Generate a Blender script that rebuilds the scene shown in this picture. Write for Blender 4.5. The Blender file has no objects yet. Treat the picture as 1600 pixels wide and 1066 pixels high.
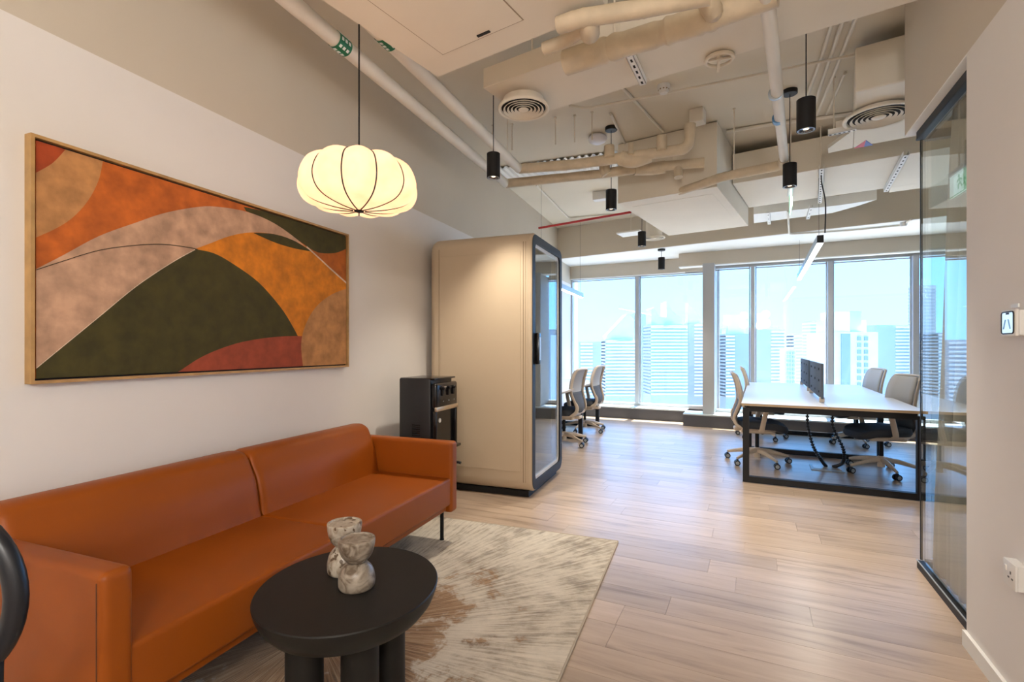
import bpy, bmesh, math, random
from mathutils import Vector, Matrix
random.seed(7)
SC = bpy.context.scene
COL = SC.collection
# ------------------------------------------------------------------ camera
FPX, CX, HY, CAMH = 780.0, 800.0, 543.0, 1.28      # focal length and horizon in 1600x1066 pixels
cam_d = bpy.data.cameras.new('camera'); cam = bpy.data.objects.new('camera', cam_d); COL.objects.link(cam)
cam_d.sensor_width = 36.0; cam_d.lens = FPX / 1600 * 36; cam_d.shift_y = (HY - 533) / 1600
cam_d.clip_start = .02; cam_d.clip_end = 3000
cam.location = (0, 0, CAMH); cam.rotation_euler = (math.pi / 2, 0, 0)
SC.camera = cam
# ------------------------------------------------------------------ sky, sun, exposure
SC.view_settings.view_transform = 'Standard'; SC.view_settings.look = 'None'
SC.view_settings.exposure = 0.6; SC.view_settings.gamma = 1.0; SC.view_settings.use_curve_mapping = False
world = bpy.data.worlds.new('sky'); SC.world = world; world.use_nodes = True
wn = world.node_tree.nodes; wl = world.node_tree.links; wn.clear()
w_out = wn.new('ShaderNodeOutputWorld'); w_bg = wn.new('ShaderNodeBackground')
w_tc = wn.new('ShaderNodeTexCoord'); w_sep = wn.new('ShaderNodeSeparateXYZ'); w_ramp = wn.new('ShaderNodeValToRGB')
wl.new(w_tc.outputs['Generated'], w_sep.inputs[0]); wl.new(w_sep.outputs['Z'], w_ramp.inputs[0])
w_ramp.color_ramp.elements[0].position = 0.0; w_ramp.color_ramp.elements[0].color = (.225, .54, 1.0, 1)
w_ramp.color_ramp.elements[1].position = .35; w_ramp.color_ramp.elements[1].color = (.155, .46, 1.0, 1)
wl.new(w_ramp.outputs[0], w_bg.inputs['Color']); w_bg.inputs['Strength'].default_value = 3.1
wl.new(w_bg.outputs[0], w_out.inputs[0])
PHI_L, PHI_R, PHI_M, PHI_G = map(math.radians, (20.7, 26.0, 33.7, 25.0))
sun_d = bpy.data.lights.new('sun', 'SUN'); sun = bpy.data.objects.new('sun', sun_d); COL.objects.link(sun)
sun_d.energy = 24.0; sun_d.angle = .009; sun_d.color = (1, .95, .86)
_el = math.radians(74.5); _az = PHI_R + math.radians(4)
_to_sun = Vector((math.sin(_az) * math.cos(_el), math.cos(_az) * math.cos(_el), math.sin(_el)))
sun.rotation_euler = _to_sun.to_track_quat('Z', 'Y').to_euler(); sun.location = (20, 40, 60)

# ------------------------------------------------------------------ frames of the place
def W(px, py, z=None, t=None):
    """point on the line of sight of a photo pixel, at a known height z or a known distance t"""
    if t is None: t = (CAMH - z) * FPX / (py - HY)
    return Vector(((px - CX) / FPX * t, t, CAMH - (py - HY) / FPX * t))
class Frame:
    def __init__(s, phi): s.phi = phi; s.d = Vector((math.sin(phi), math.cos(phi), 0)); s.e = Vector((math.cos(phi), -math.sin(phi), 0))
    def __call__(s, a, b, z=0.0): return s.e * a + s.d * b + Vector((0, 0, z))     # a sideways, b in depth
    @property
    def rz(s): return -s.phi
FL, FR, FM, FG = Frame(PHI_L), Frame(PHI_R), Frame(PHI_M), Frame(PHI_G)
WALL_L = -2.38
def L(u, v, z=0.0): return FL(v + WALL_L, u, z)           # u along the left wall, v away from it
WALL_R = .862
def G(a, v, z=0.0): return FG(WALL_R - v, a, z)           # a along the right wall, v towards the room
CEIL, BAND = 3.40, 2.51

# ------------------------------------------------------------------ materials
MATS = {}
def nt(name):
    m = bpy.data.materials.new(name); m.use_nodes = True
    n = m.node_tree.nodes; b = n['Principled BSDF']
    MATS[name] = m
    return m, n, m.node_tree.links, b
def mat(name, col, rough=.5, metal=0.0, spec=None, noise=0.0, nscale=8.0, bump=0.0, bscale=60.0, emis=None, estr=0.0, coat=0.0, sheen=0.0):
    m, n, l, b = nt(name)
    b.inputs['Base Color'].default_value = (*col, 1); b.inputs['Roughness'].default_value = rough
    b.inputs['Metallic'].default_value = metal
    if spec is not None: b.inputs['Specular IOR Level'].default_value = spec
    if coat: b.inputs['Coat Weight'].default_value = coat; b.inputs['Coat Roughness'].default_value = .1
    if sheen: b.inputs['Sheen Weight'].default_value = sheen
    if emis: b.inputs['Emission Color'].default_value = (*emis, 1); b.inputs['Emission Strength'].default_value = estr
    if noise or bump:
        tc = n.new('ShaderNodeTexCoord')
    if noise:
        t = n.new('ShaderNodeTexNoise'); t.inputs['Scale'].default_value = nscale; t.inputs['Detail'].default_value = 6
        l.new(tc.outputs['Object'], t.inputs['Vector'])
        r = n.new('ShaderNodeValToRGB'); l.new(t.outputs['Fac'], r.inputs[0])
        r.color_ramp.elements[0].position = .3; r.color_ramp.elements[1].position = .7
        r.color_ramp.elements[0].color = (*[c * (1 - noise) for c in col], 1)
        r.color_ramp.elements[1].color = (*[min(1, c * (1 + noise)) for c in col], 1)
        l.new(r.outputs[0], b.inputs['Base Color'])
    if bump:
        t = n.new('ShaderNodeTexNoise'); t.inputs['Scale'].default_value = bscale; t.inputs['Detail'].default_value = 4
        l.new(tc.outputs['Object'], t.inputs['Vector'])
        bp = n.new('ShaderNodeBump'); bp.inputs['Strength'].default_value = bump; bp.inputs['Distance'].default_value = .004
        l.new(t.outputs['Fac'], bp.inputs['Height']); l.new(bp.outputs[0], b.inputs['Normal'])
    return m
mat('white_wall', (.78, .745, .71), .75, noise=.02, nscale=1.5, bump=.05, bscale=250)
mat('taupe', (.60, .53, .43), .8, noise=.025, nscale=1.2, bump=.06, bscale=200)
mat('ceiling_paint', (.71, .645, .53), .85, noise=.03, nscale=1.4, bump=.12, bscale=90)
mat('duct_paint', (.77, .70, .585), .75, noise=.03, nscale=2, bump=.06, bscale=120)
mat('pipe_paint', (.76, .71, .62), .6, noise=.04, nscale=5, bump=.15, bscale=40)
mat('wrap_paint', (.60, .50, .36), .7, noise=.12, nscale=9, bump=.5, bscale=28)
mat('white_paint', (.84, .83, .79), .55)
mat('white_plastic', (.78, .77, .75), .4)
mat('navy_black', (.005, .007, .012), .35)
mat('black_metal', (.010, .010, .011), .5, spec=.3)
mat('black_gloss', (.008, .008, .009), .18)
mat('black_plastic', (.016, .017, .02), .4)
mat('charcoal_frame', (.014, .014, .016), .5, spec=.3)
mat('chrome', (.7, .7, .72), .2, metal=1)
mat('champagne', (.62, .5, .36), .3, metal=.8)
mat('leather', (.29, .066, .003), .45, spec=.3, noise=.06, nscale=3, bump=.08, bscale=420)
mat('leather_seam', (.10, .026, .006), .6)
mat('table_black', (.010, .009, .008), .5, spec=.3, noise=.1, nscale=20, bump=.03, bscale=300)
mat('booth_beige', (.55, .44, .31), .5, noise=.02, nscale=2)
mat('booth_seam', (.30, .22, .14), .6)
mat('booth_inside', (.30, .30, .31), .8)
mat('booth_carpet', (.16, .145, .17), .95, noise=.15, nscale=60)
mat('bench_dark', (.075, .075, .085), .4)
mat('bench_top', (.55, .60, .61), .35)
mat('mullion', (.46, .47, .48), .4)
mat('column_grey', (.42, .42, .42), .55)
mat('desk_white', (.72, .72, .74), .35)
mat('desk_edge', (.50, .36, .22), .5)
mat('cream_plastic', (.66, .56, .45), .45)
mat('seat_fabric', (.04, .047, .06), .8, bump=.2, bscale=500)
mat('back_fabric', (.46, .45, .44), .85, bump=.2, bscale=600)
mat('mesh_dark', (.10, .10, .105), .8, bump=.3, bscale=700)
mat('felt_grey', (.10, .12, .145), .95, noise=.2, nscale=200)
mat('felt_dot', (.01, .01, .012), .9)
mat('oak_frame', (.46, .27, .10), .5, noise=.18, nscale=14)
mat('dark_gap', (.01, .007, .006), .8)
mat('green_tape', (.01, .16, .07), .5)
mat('tape_white', (.8, .82, .8), .5)
mat('blue_tape', (.10, .25, .45), .4)
mat('red_paint', (.45, .02, .02), .45)
mat('red_print', (.62, .03, .03), .5)
mat('blue_print', (.03, .05, .30), .5)
mat('sticker_blue', (.15, .35, .62), .4)
mat('exit_green', (.02, .35, .12), .5, emis=(.05, .75, .25), estr=.25)
mat('exit_white', (.85, .9, .86), .5, emis=(.75, 1, .95), estr=.7)
mat('dome_white', (.80, .80, .86), .35)
mat('galvanised', (.45, .50, .53), .4, metal=.4)
mat('void_black', (.02, .017, .013), .9)
mat('rug_edge', (.45, .38, .29), .95)
mat('lens_glass', (.35, .36, .4), .1, metal=.8)
mat('lamp_disc', (1, .9, .75), .5, emis=(1, .80, .55), estr=1.5)
mat('led_strip', (1, 1, 1), .5, emis=(1, .93, .80), estr=30)
mat('curtain_cloth', (.62, .60, .57), .9, bump=.2, bscale=300)
mat('cover_sheen', (.75, .9, 1), .15, emis=(.7, .9, 1), estr=.35)  # blue sheen of the release cover, put in as a faint glow
mat('ground_far', (.30, .29, .28), .9)
for k, c in dict(tower_white=(.80, .78, .76), tower_pale=(.60, .58, .56), tower_blue=(.40, .40, .41), tower_mid=(.48, .47, .47), tower_glass=(.33, .34, .36), tower_grey=(.5, .5, .5), tower_cream=(.70, .67, .64)).items():
    mat(k, c, .7, noise=.04, nscale=.15)
# paint fields of the picture
for k, c in dict(art_orange=(.50, .115, .012), art_dark_orange=(.34, .050, .008), art_tan=(.46, .215, .075), art_blush=(.50, .30, .19), art_amber=(.60, .19, .008), art_green=(.050, .040, .005), art_rust=(.30, .055, .022), art_brown_orange=(.40, .10, .008), art_cream=(.66, .50, .36), art_line=(.05, .03, .01)).items():
    m = mat(k, c, .8, noise=.25, nscale=15, bump=.1, bscale=300)

def glass_mat(name, tint, ior=1.5, gain=1.0):
    m, n, l, b = nt(name); n.remove(b)
    o = n['Material Output']; tr = n.new('ShaderNodeBsdfTransparent'); gl = n.new('ShaderNodeBsdfGlossy'); mx = n.new('ShaderNodeMixShader')
    fr = n.new('ShaderNodeFresnel'); fr.inputs['IOR'].default_value = ior
    mu = n.new('ShaderNodeMath'); mu.operation = 'MULTIPLY'; mu.inputs[1].default_value = gain; mu.use_clamp = True
    geo = n.new('ShaderNodeNewGeometry')
    tr.inputs['Color'].default_value = (*tint, 1); gl.inputs['Roughness'].default_value = 0.0; gl.inputs['Color'].default_value = (.95, .97, .97, 1)
    # same reflectance from both sides of the thin pane
    mi = n.new('ShaderNodeMath'); mi.operation = 'MULTIPLY_ADD'
    l.new(geo.outputs['Backfacing'], mi.inputs[0]); mi.inputs[1].default_value = 1 / ior - ior; mi.inputs[2].default_value = ior
    l.new(mi.outputs[0], fr.inputs['IOR'])
    l.new(fr.outputs[0], mu.inputs[0]); l.new(mu.outputs[0], mx.inputs[0]); l.new(tr.outputs[0], mx.inputs[1]); l.new(gl.outputs[0], mx.inputs[2]); l.new(mx.outputs[0], o.inputs[0])
glass_mat('window_glass', (.93, .975, 1.0), 1.5, .9)
glass_mat('partition_glass', (.90, .93, .92), 1.5, 1.1)
glass_mat('booth_glass', (.80, .83, .84), 1.52, 1.25)

def wood_floor():
    m, n, l, b = nt('floor_wood')
    tc = n.new('ShaderNodeTexCoord'); oi = n.new('ShaderNodeObjectInfo')
    mp = n.new('ShaderNodeMapping'); mp.inputs['Scale'].default_value = (1.1, 11, 1)
    sc = n.new('ShaderNodeVectorMath'); sc.operation = 'SCALE'; l.new(oi.outputs['Location'], sc.inputs[0]); sc.inputs['Scale'].default_value = 3.7
    ad = n.new('ShaderNodeVectorMath'); l.new(tc.outputs['Object'], mp.inputs[0]); l.new(mp.outputs[0], ad.inputs[0]); l.new(sc.outputs[0], ad.inputs[1])
    no = n.new('ShaderNodeTexNoise'); no.inputs['Scale'].default_value = 1.4; no.inputs['Detail'].default_value = 8; no.inputs['Roughness'].default_value = .62; no.inputs['Distortion'].default_value = .6
    l.new(ad.outputs[0], no.inputs['Vector'])
    r = n.new('ShaderNodeValToRGB'); l.new(no.outputs['Fac'], r.inputs[0])
    e = r.color_ramp.elements; e[0].position = .30; e[0].color = (.27, .195, .138, 1); e[1].position = .66; e[1].color = (.50, .38, .285, 1)
    x = e.new(.45); x.color = (.43, .32, .232, 1)
    hsv = n.new('ShaderNodeHueSaturation'); l.new(r.outputs[0], hsv.inputs['Color'])
    mr = n.new('ShaderNodeMapRange'); mr.inputs['To Min'].default_value = .86; mr.inputs['To Max'].default_value = 1.10
    l.new(oi.outputs['Random'], mr.inputs[0]); l.new(mr.outputs[0], hsv.inputs['Value'])
    l.new(hsv.outputs[0], b.inputs['Base Color']); b.inputs['Roughness'].default_value = .30
    bp = n.new('ShaderNodeBump'); bp.inputs['Strength'].default_value = .12; bp.inputs['Distance'].default_value = .002
    l.new(no.outputs['Fac'], bp.inputs['Height']); l.new(bp.outputs[0], b.inputs['Normal'])
wood_floor()

def rug_mat():
    m, n, l, b = nt('rug_pile')
    tc = n.new('ShaderNodeTexCoord')
    # streaks fanning out of a point on the rug (object coordinates: x across, y along)
    sub = n.new('ShaderNodeVectorMath'); sub.operation = 'SUBTRACT'; sub.inputs[1].default_value = (-.20, -.32, 0); l.new(tc.outputs['Object'], sub.inputs[0])
    sep = n.new('ShaderNodeSeparateXYZ'); l.new(sub.outputs[0], sep.inputs[0])
    at = n.new('ShaderNodeMath'); at.operation = 'ARCTAN2'; l.new(sep.outputs['Y'], at.inputs[0]); l.new(sep.outputs['X'], at.inputs[1])
    ln = n.new('ShaderNodeVectorMath'); ln.operation = 'LENGTH'; l.new(sub.outputs[0], ln.inputs[0])
    cb = n.new('ShaderNodeCombineXYZ'); m1 = n.new('ShaderNodeMath'); m1.operation = 'MULTIPLY'; m1.inputs[1].default_value = 20; l.new(at.outputs[0], m1.inputs[0])
    m2 = n.new('ShaderNodeMath'); m2.operation = 'MULTIPLY'; m2.inputs[1].default_value = 1.3; l.new(ln.outputs['Value'], m2.inputs[0])
    l.new(m1.outputs[0], cb.inputs[0]); l.new(m2.outputs[0], cb.inputs[1])
    ns = n.new('ShaderNodeTexNoise'); ns.inputs['Scale'].default_value = 2.6; ns.inputs['Detail'].default_value = 9; ns.inputs['Roughness'].default_value = .75; l.new(cb.outputs[0], ns.inputs['Vector'])
    nb = n.new('ShaderNodeTexNoise'); nb.inputs['Scale'].default_value = 3.4; nb.inputs['Detail'].default_value = 7; nb.inputs['Roughness'].default_value = .68; nb.inputs['Distortion'].default_value = .25; l.new(tc.outputs['Object'], nb.inputs['Vector'])
    # base: cream to grey-brown patches
    r1 = n.new('ShaderNodeValToRGB'); e = r1.color_ramp.elements
    mixf = n.new('ShaderNodeMath'); mixf.operation = 'ADD'; h1 = n.new('ShaderNodeMath'); h1.operation = 'MULTIPLY'; h1.inputs[1].default_value = .55; h2 = n.new('ShaderNodeMath'); h2.operation = 'MULTIPLY'; h2.inputs[1].default_value = .45
    l.new(ns.outputs['Fac'], h1.inputs[0]); l.new(nb.outputs['Fac'], h2.inputs[0]); l.new(h1.outputs[0], mixf.inputs[0]); l.new(h2.outputs[0], mixf.inputs[1])
    l.new(mixf.outputs[0], r1.inputs[0])
    e[0].position = .36; e[0].color = (.15, .115, .085, 1); e[1].position = .62; e[1].color = (.66, .59, .48, 1)
    x = e.new(.445); x.color = (.33, .275, .205, 1); x = e.new(.52); x.color = (.55, .485, .385, 1)
    # rust-brown burst near the fan's root
    r2 = n.new('ShaderNodeValToRGB'); e2 = r2.color_ramp.elements; l.new(ns.outputs['Fac'], r2.inputs[0])
    e2[0].position = .38; e2[0].color = (.12, .065, .025, 1); e2[1].position = .64; e2[1].color = (.50, .36, .21, 1); x = e2.new(.5); x.color = (.30, .155, .055, 1)
    w = n.new('ShaderNodeMath'); w.operation = 'MULTIPLY_ADD'; w.inputs[1].default_value = 2.4; w.inputs[2].default_value = -1.2; l.new(nb.outputs['Fac'], w.inputs[0])
    w2 = n.new('ShaderNodeMath'); w2.operation = 'ADD'; l.new(ln.outputs['Value'], w2.inputs[0]); l.new(w.outputs[0], w2.inputs[1])
    mr = n.new('ShaderNodeMapRange'); mr.inputs['From Min'].default_value = .58; mr.inputs['From Max'].default_value = .72; mr.inputs['To Min'].default_value = .9; mr.inputs['To Max'].default_value = 0; l.new(w2.outputs[0], mr.inputs[0])
    mx = n.new('ShaderNodeMixRGB'); l.new(mr.outputs[0], mx.inputs[0]); l.new(r1.outputs[0], mx.inputs[1]); l.new(r2.outputs[0], mx.inputs[2])
    l.new(mx.outputs[0], b.inputs['Base Color']); b.inputs['Roughness'].default_value = .95; b.inputs['Sheen Weight'].default_value = .2
    nf = n.new('ShaderNodeTexNoise'); nf.inputs['Scale'].default_value = 260; l.new(tc.outputs['Object'], nf.inputs['Vector'])
    bp = n.new('ShaderNodeBump'); bp.inputs['Strength'].default_value = .5; bp.inputs['Distance'].default_value = .004; l.new(nf.outputs['Fac'], bp.inputs['Height']); l.new(bp.outputs[0], b.inputs['Normal'])
rug_mat()
def stone(name, base, dark, holes):
    m, n, l, b = nt(name)
    tc = n.new('ShaderNodeTexCoord')
    t = n.new('ShaderNodeTexNoise'); t.inputs['Scale'].default_value = 18; t.inputs['Detail'].default_value = 7; t.inputs['Distortion'].default_value = 2.2; l.new(tc.outputs['Object'], t.inputs['Vector'])
    r = n.new('ShaderNodeValToRGB'); l.new(t.outputs['Fac'], r.inputs[0]); e = r.color_ramp.elements
    e[0].position = .36; e[0].color = (*dark, 1); e[1].position = .56; e[1].color = (*base, 1)
    x = e.new(.72); x.color = (min(1, base[0] * 1.25), min(1, base[1] * 1.25), min(1, base[2] * 1.25), 1)
    v = n.new('ShaderNodeTexNoise'); v.inputs['Scale'].default_value = 34; v.inputs['Detail'].default_value = 2; l.new(tc.outputs['Object'], v.inputs['Vector'])
    rr = n.new('ShaderNodeValToRGB'); l.new(v.outputs['Fac'], rr.inputs[0]); rr.color_ramp.elements[0].position = holes; rr.color_ramp.elements[0].color = (0, 0, 0, 1); rr.color_ramp.elements[1].position = holes + .03; rr.color_ramp.elements[1].color = (1, 1, 1, 1)
    mx = n.new('ShaderNodeMixRGB'); l.new(rr.outputs[0], mx.inputs[0]); mx.inputs[1].default_value = (.10, .06, .03, 1); l.new(r.outputs[0], mx.inputs[2])
    l.new(mx.outputs[0], b.inputs['Base Color']); b.inputs['Roughness'].default_value = .3
stone('travertine', (.46, .41, .34), (.26, .20, .14), .38)
stone('marble_brown', (.30, .255, .205), (.12, .085, .055), .22)

def lantern_mat():
    m, n, l, b = nt('lantern_cloth')
    tc = n.new('ShaderNodeTexCoord'); t = n.new('ShaderNodeTexNoise'); t.inputs['Scale'].default_value = 9; t.inputs['Detail'].default_value = 3; l.new(tc.outputs['Object'], t.inputs['Vector'])
    r = n.new('ShaderNodeValToRGB'); l.new(t.outputs['Fac'], r.inputs[0]); r.color_ramp.elements[0].position = .3; r.color_ramp.elements[0].color = (1.10, .53, .25, 1); r.color_ramp.elements[1].position = .7; r.color_ramp.elements[1].color = (1.22, .66, .37, 1)
    b.inputs['Base Color'].default_value = (.30, .26, .18, 1); b.inputs['Roughness'].default_value = .9
    l.new(r.outputs[0], b.inputs['Emission Color']); b.inputs['Emission Strength'].default_value = 1.0
lantern_mat()

# ------------------------------------------------------------------ mesh helpers
def finish(bm): bmesh.ops.recalc_face_normals(bm, faces=bm.faces[:])
def link(name, me, material, parent=None, loc=None, rz=0.0):
    o = bpy.data.objects.new(name, me); COL.objects.link(o)
    if material and not me.materials: me.materials.append(MATS[material])
    if parent: o.parent = parent
    if loc is not None: o.location = loc
    o.rotation_euler = (0, 0, rz)
    return o
def tag(o, label=None, cat=None, group=None, kind=None):
    if label: o['label'] = label
    if cat: o['category'] = cat
    if group: o['group'] = group
    if kind: o['kind'] = kind
    return o
def obj(name, bm, material, parent=None, loc=None, rz=0.0, smooth=False, recenter=False, keep_normals=False):
    """bmesh -> one mesh object; recenter puts the origin at the middle of its base"""
    if not keep_normals: finish(bm)
    if recenter:
        lo = [min(v.co[i] for v in bm.verts) for i in range(3)]; hi = [max(v.co[i] for v in bm.verts) for i in range(3)]
        c = Vector(((lo[0] + hi[0]) / 2, (lo[1] + hi[1]) / 2, lo[2]))
        bmesh.ops.translate(bm, verts=bm.verts[:], vec=-c); loc = (Vector(loc) if loc is not None else Vector()) + c
    me = bpy.data.meshes.new(name); bm.to_mesh(me); bm.free()
    if smooth:
        me.polygons.foreach_set('use_smooth', [True] * len(me.polygons))
        try: me.set_sharp_from_angle(angle=math.radians(38))
        except Exception: pass
    return link(name, me, material, parent, loc, rz)
def empty(name, loc, rz=0.0, label=None, cat=None, group=None, kind=None):
    o = bpy.data.objects.new(name, None); COL.objects.link(o); o.location = loc; o.rotation_euler = (0, 0, rz); o.empty_display_size = .1
    return tag(o, label, cat, group, kind)
def copy_tree(o, parent=None):
    c = o.copy(); COL.objects.link(c)
    if parent: c.parent = parent
    for ch in list(o.children): copy_tree(ch, c)
    return c
def B(): return bmesh.new()
def box(bm, c, s, rot=None, bevel=0.0, seg=2):
    """axis box, centre c, full sizes s"""
    r = bmesh.ops.create_cube(bm, size=1.0)
    vs = r['verts']
    M = Matrix.Translation(Vector(c)) @ (rot.to_4x4() if rot is not None else Matrix.Identity(4)) @ Matrix.Diagonal((*s, 1))
    bmesh.ops.transform(bm, matrix=M, verts=vs)
    if bevel:
        es = list({e for v in vs for e in v.link_edges})
        bmesh.ops.bevel(bm, geom=es, offset=bevel, segments=seg, profile=.5, affect='EDGES')
    return bm
def RZ(a): return Matrix.Rotation(a, 3, 'Z')
def align(d): return Vector(d).normalized().to_track_quat('Z', 'Y').to_matrix()
def bar(bm, a, b, w, h=None, bevel=0.0):
    a = Vector(a); b = Vector(b); d = b - a
    return box(bm, (a + b) / 2, (w, h or w, d.length), rot=align(d), bevel=bevel)
def cyl(bm, a, b, r, r2=None, seg=20, caps=True):
    a = Vector(a); b = Vector(b); d = b - a
    M = Matrix.Translation((a + b) / 2) @ align(d).to_4x4()
    bmesh.ops.create_cone(bm, cap_ends=caps, segments=seg, radius1=r, radius2=r if r2 is None else r2, depth=d.length, matrix=M)
    return bm
def smooth_path(pts, n=6):
    P = [Vector(p) for p in pts]
    if len(P) < 3: return P
    out = []
    for i in range(len(P) - 1):
        p0 = P[max(i - 1, 0)]; p1 = P[i]; p2 = P[i + 1]; p3 = P[min(i + 2, len(P) - 1)]
        for k in range(n):
            t = k / n
            out.append(.5 * ((2 * p1) + (-p0 + p2) * t + (2 * p0 - 5 * p1 + 4 * p2 - p3) * t * t + (-p0 + 3 * p1 - 3 * p2 + p3) * t ** 3))
    return out + [P[-1]]
def round_path(pts, rad, n=5):
    """poly line with its corners rounded"""
    P = [Vector(p) for p in pts]; out = [P[0]]
    for i in range(1, len(P) - 1):
        a = (P[i - 1] - P[i]); b = (P[i + 1] - P[i]); r = min(rad, a.length * .45, b.length * .45)
        A = P[i] + a.normalized() * r; C = P[i] + b.normalized() * r
        for k in range(n + 1):
            t = k / n; out.append((1 - t) ** 2 * A + 2 * t * (1 - t) * P[i] + t * t * C)
    return out + [P[-1]]
def tube(bm, pts, r, seg=12, closed=False, flat=1.0, caps=True, up=None):
    """sweep a circle (flattened by flat) along pts; r number or list"""
    P = [Vector(p) for p in pts]; n = len(P); R = r if isinstance(r, (list, tuple)) else [r] * n
    rings = []; prev = None
    for i in range(n):
        if closed: d = P[(i + 1) % n] - P[i - 1]
        else: d = P[min(i + 1, n - 1)] - P[max(i - 1, 0)]
        d = d.normalized()
        if prev is None:
            u = Vector(up) if up else (Vector((0, 0, 1)) if abs(d.z) < .9 else Vector((1, 0, 0)))
        else: u = prev
        x = (u - d * u.dot(d)); x = x.normalized() if x.length > 1e-6 else d.orthogonal().normalized(); y = d.cross(x); prev = x
        rings.append([bm.verts.new(P[i] + (x * math.cos(2 * math.pi * k / seg) + y * (math.sin(2 * math.pi * k / seg) * flat)) * R[i]) for k in range(seg)])
    m = n if closed else n - 1
    for i in range(m):
        a, b = rings[i], rings[(i + 1) % n]
        for k in range(seg): bm.faces.new((a[k], a[(k + 1) % seg], b[(k + 1) % seg], b[k]))
    if caps and not closed: bm.faces.new(rings[0][::-1]); bm.faces.new(rings[-1])
    return bm
def lathe(bm, prof, seg=32, c=(0, 0, 0), sx=1.0, sy=1.0):
    """spin (radius, z) pairs about z"""
    c = Vector(c); rings = []
    for r, z in prof:
        if r < 1e-6: rings.append([bm.verts.new(c + Vector((0, 0, z)))])
        else: rings.append([bm.verts.new(c + Vector((r * sx * math.cos(2 * math.pi * k / seg), r * sy * math.sin(2 * math.pi * k / seg), z))) for k in range(seg)])
    for a, b in zip(rings, rings[1:]):
        for k in range(seg):
            k2 = (k + 1) % seg
            if len(a) == 1 and len(b) == 1: continue
            if len(a) == 1: bm.faces.new((a[0], b[k], b[k2]))
            elif len(b) == 1: bm.faces.new((a[k], b[0], a[k2]))
            else: bm.faces.new((a[k], a[k2], b[k2], b[k]))
    return bm
def prism(bm, poly, z0, z1):
    """poly: list of points (x, y[, ...]) extruded from z0 to z1"""
    a = [bm.verts.new((p[0], p[1], z0)) for p in poly]; b = [bm.verts.new((p[0], p[1], z1)) for p in poly]
    n = len(poly); bm.faces.new(a[::-1]); bm.faces.new(b)
    for i in range(n): bm.faces.new((a[i], a[(i + 1) % n], b[(i + 1) % n], b[i]))
    return bm
def slab(bm, poly3, off):
    """planar outline in space, given thickness by the vector off"""
    off = Vector(off); a = [bm.verts.new(Vector(p)) for p in poly3]; b = [bm.verts.new(Vector(p) + off) for p in poly3]; n = len(a)
    bm.faces.new(a[::-1]); bm.faces.new(b)
    for i in range(n): bm.faces.new((a[i], a[(i + 1) % n], b[(i + 1) % n], b[i]))
    return bm
def loft(bm, loops, close_first=True, close_last=True):
    vs = [[bm.verts.new(Vector(p)) for p in lp] for lp in loops]; n = len(vs[0])
    for a, b in zip(vs, vs[1:]):
        for k in range(n): bm.faces.new((a[k], a[(k + 1) % n], b[(k + 1) % n], b[k]))
    if close_first: bm.faces.new(vs[0][::-1])
    if close_last: bm.faces.new(vs[-1])
    return bm
def rrect(x0, x1, y0, y1, r, n=5):
    out = []
    r = max(1e-4, min(r, (x1 - x0) / 2 - 1e-4, (y1 - y0) / 2 - 1e-4))
    for cx, cy, a0 in ((x1 - r, y0 + r, -90), (x1 - r, y1 - r, 0), (x0 + r, y1 - r, 90), (x0 + r, y0 + r, 180)):
        for k in range(n + 1):
            a = math.radians(a0 + 90 * k / n); out.append((cx + r * math.cos(a), cy + r * math.sin(a)))
    return out
def structure(name, bm, m, label, cat, parent=None, **k):
    o = obj(name, bm, m, parent, recenter=parent is None, **k)
    if parent is None: tag(o, label, cat, kind='structure')
    return o
def yz_box(frame_pt, a0, a1, b0, b1, z0, z1):
    """solid over a rectangle of a room frame; frame_pt(a, b, z)"""
    bm = B()
    prism(bm, [frame_pt(a0, b0), frame_pt(a1, b0), frame_pt(a1, b1), frame_pt(a0, b1)], z0, z1)
    return bm

# ================================================================== THE SETTING
SILL = .206
NL, NR = 9.36, 9.00                 # depth of the two window planes (facade frame)
S_STEP, S_LEFT, S_RIGHT = -.66, -3.28, 6.2
# ---- floor: planks as parts, the unseen rest as one part
fl = empty('floor', (0, 0, 0), label='pale oak plank floor running through the whole office', cat='floor', kind='structure')
bm = B(); prism(bm, [FR(-6, -4.4), FR(7, -4.4), FR(7, 9.7), FR(-6, 9.7)], -.12, -.006)
obj('subfloor', bm, 'floor_wood', fl)
PW, PL = .19, 1.32
bm = B(); box(bm, (0, 0, -.003), (PL - .0014, PW - .0014, .006)); finish(bm)
plank_me = bpy.data.meshes.new('plank'); bm.to_mesh(plank_me); bm.free(); plank_me.materials.append(MATS['floor_wood'])
rest = B(); n_pl = 0
def seen(p):
    if p.y < .9: return False
    px = CX + FPX * p.x / p.y; py = HY + FPX * CAMH / p.y
    return -60 < px < 1640 and py < 1130 and (p.dot(FL.e) - WALL_L) > -.25
for j in range(int(-4.3 / PW), int(9.5 / PW)):
    off = random.random() * PL
    for i in range(-5, 6):
        c = FR(i * PL + off, j * PW + PW / 2)
        if seen(c) or seen(FR(i * PL + off - .6, j * PW + .1)) or seen(FR(i * PL + off + .6, j * PW + .1)):
            if n_pl < 299:
                o = link('plank', plank_me, None, fl, c, FR.rz); n_pl += 1; continue
        box(rest, (c.x, c.y, -.003), (PL - .0014, PW - .0014, .006), rot=RZ(FR.rz))
o = obj('plank_field', rest, 'floor_wood', fl); o['kind'] = 'stuff'
# ---- ceiling slab
bm = B(); prism(bm, [FR(-6, -4.4), FR(7, -4.4), FR(7, 9.06), FR(S_STEP, 9.06), FR(S_STEP, 9.42), FR(-6, 9.42)], CEIL, CEIL + .25)
structure('ceiling', bm, 'ceiling_paint', 'painted exposed concrete slab over the whole office', 'ceiling')
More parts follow.
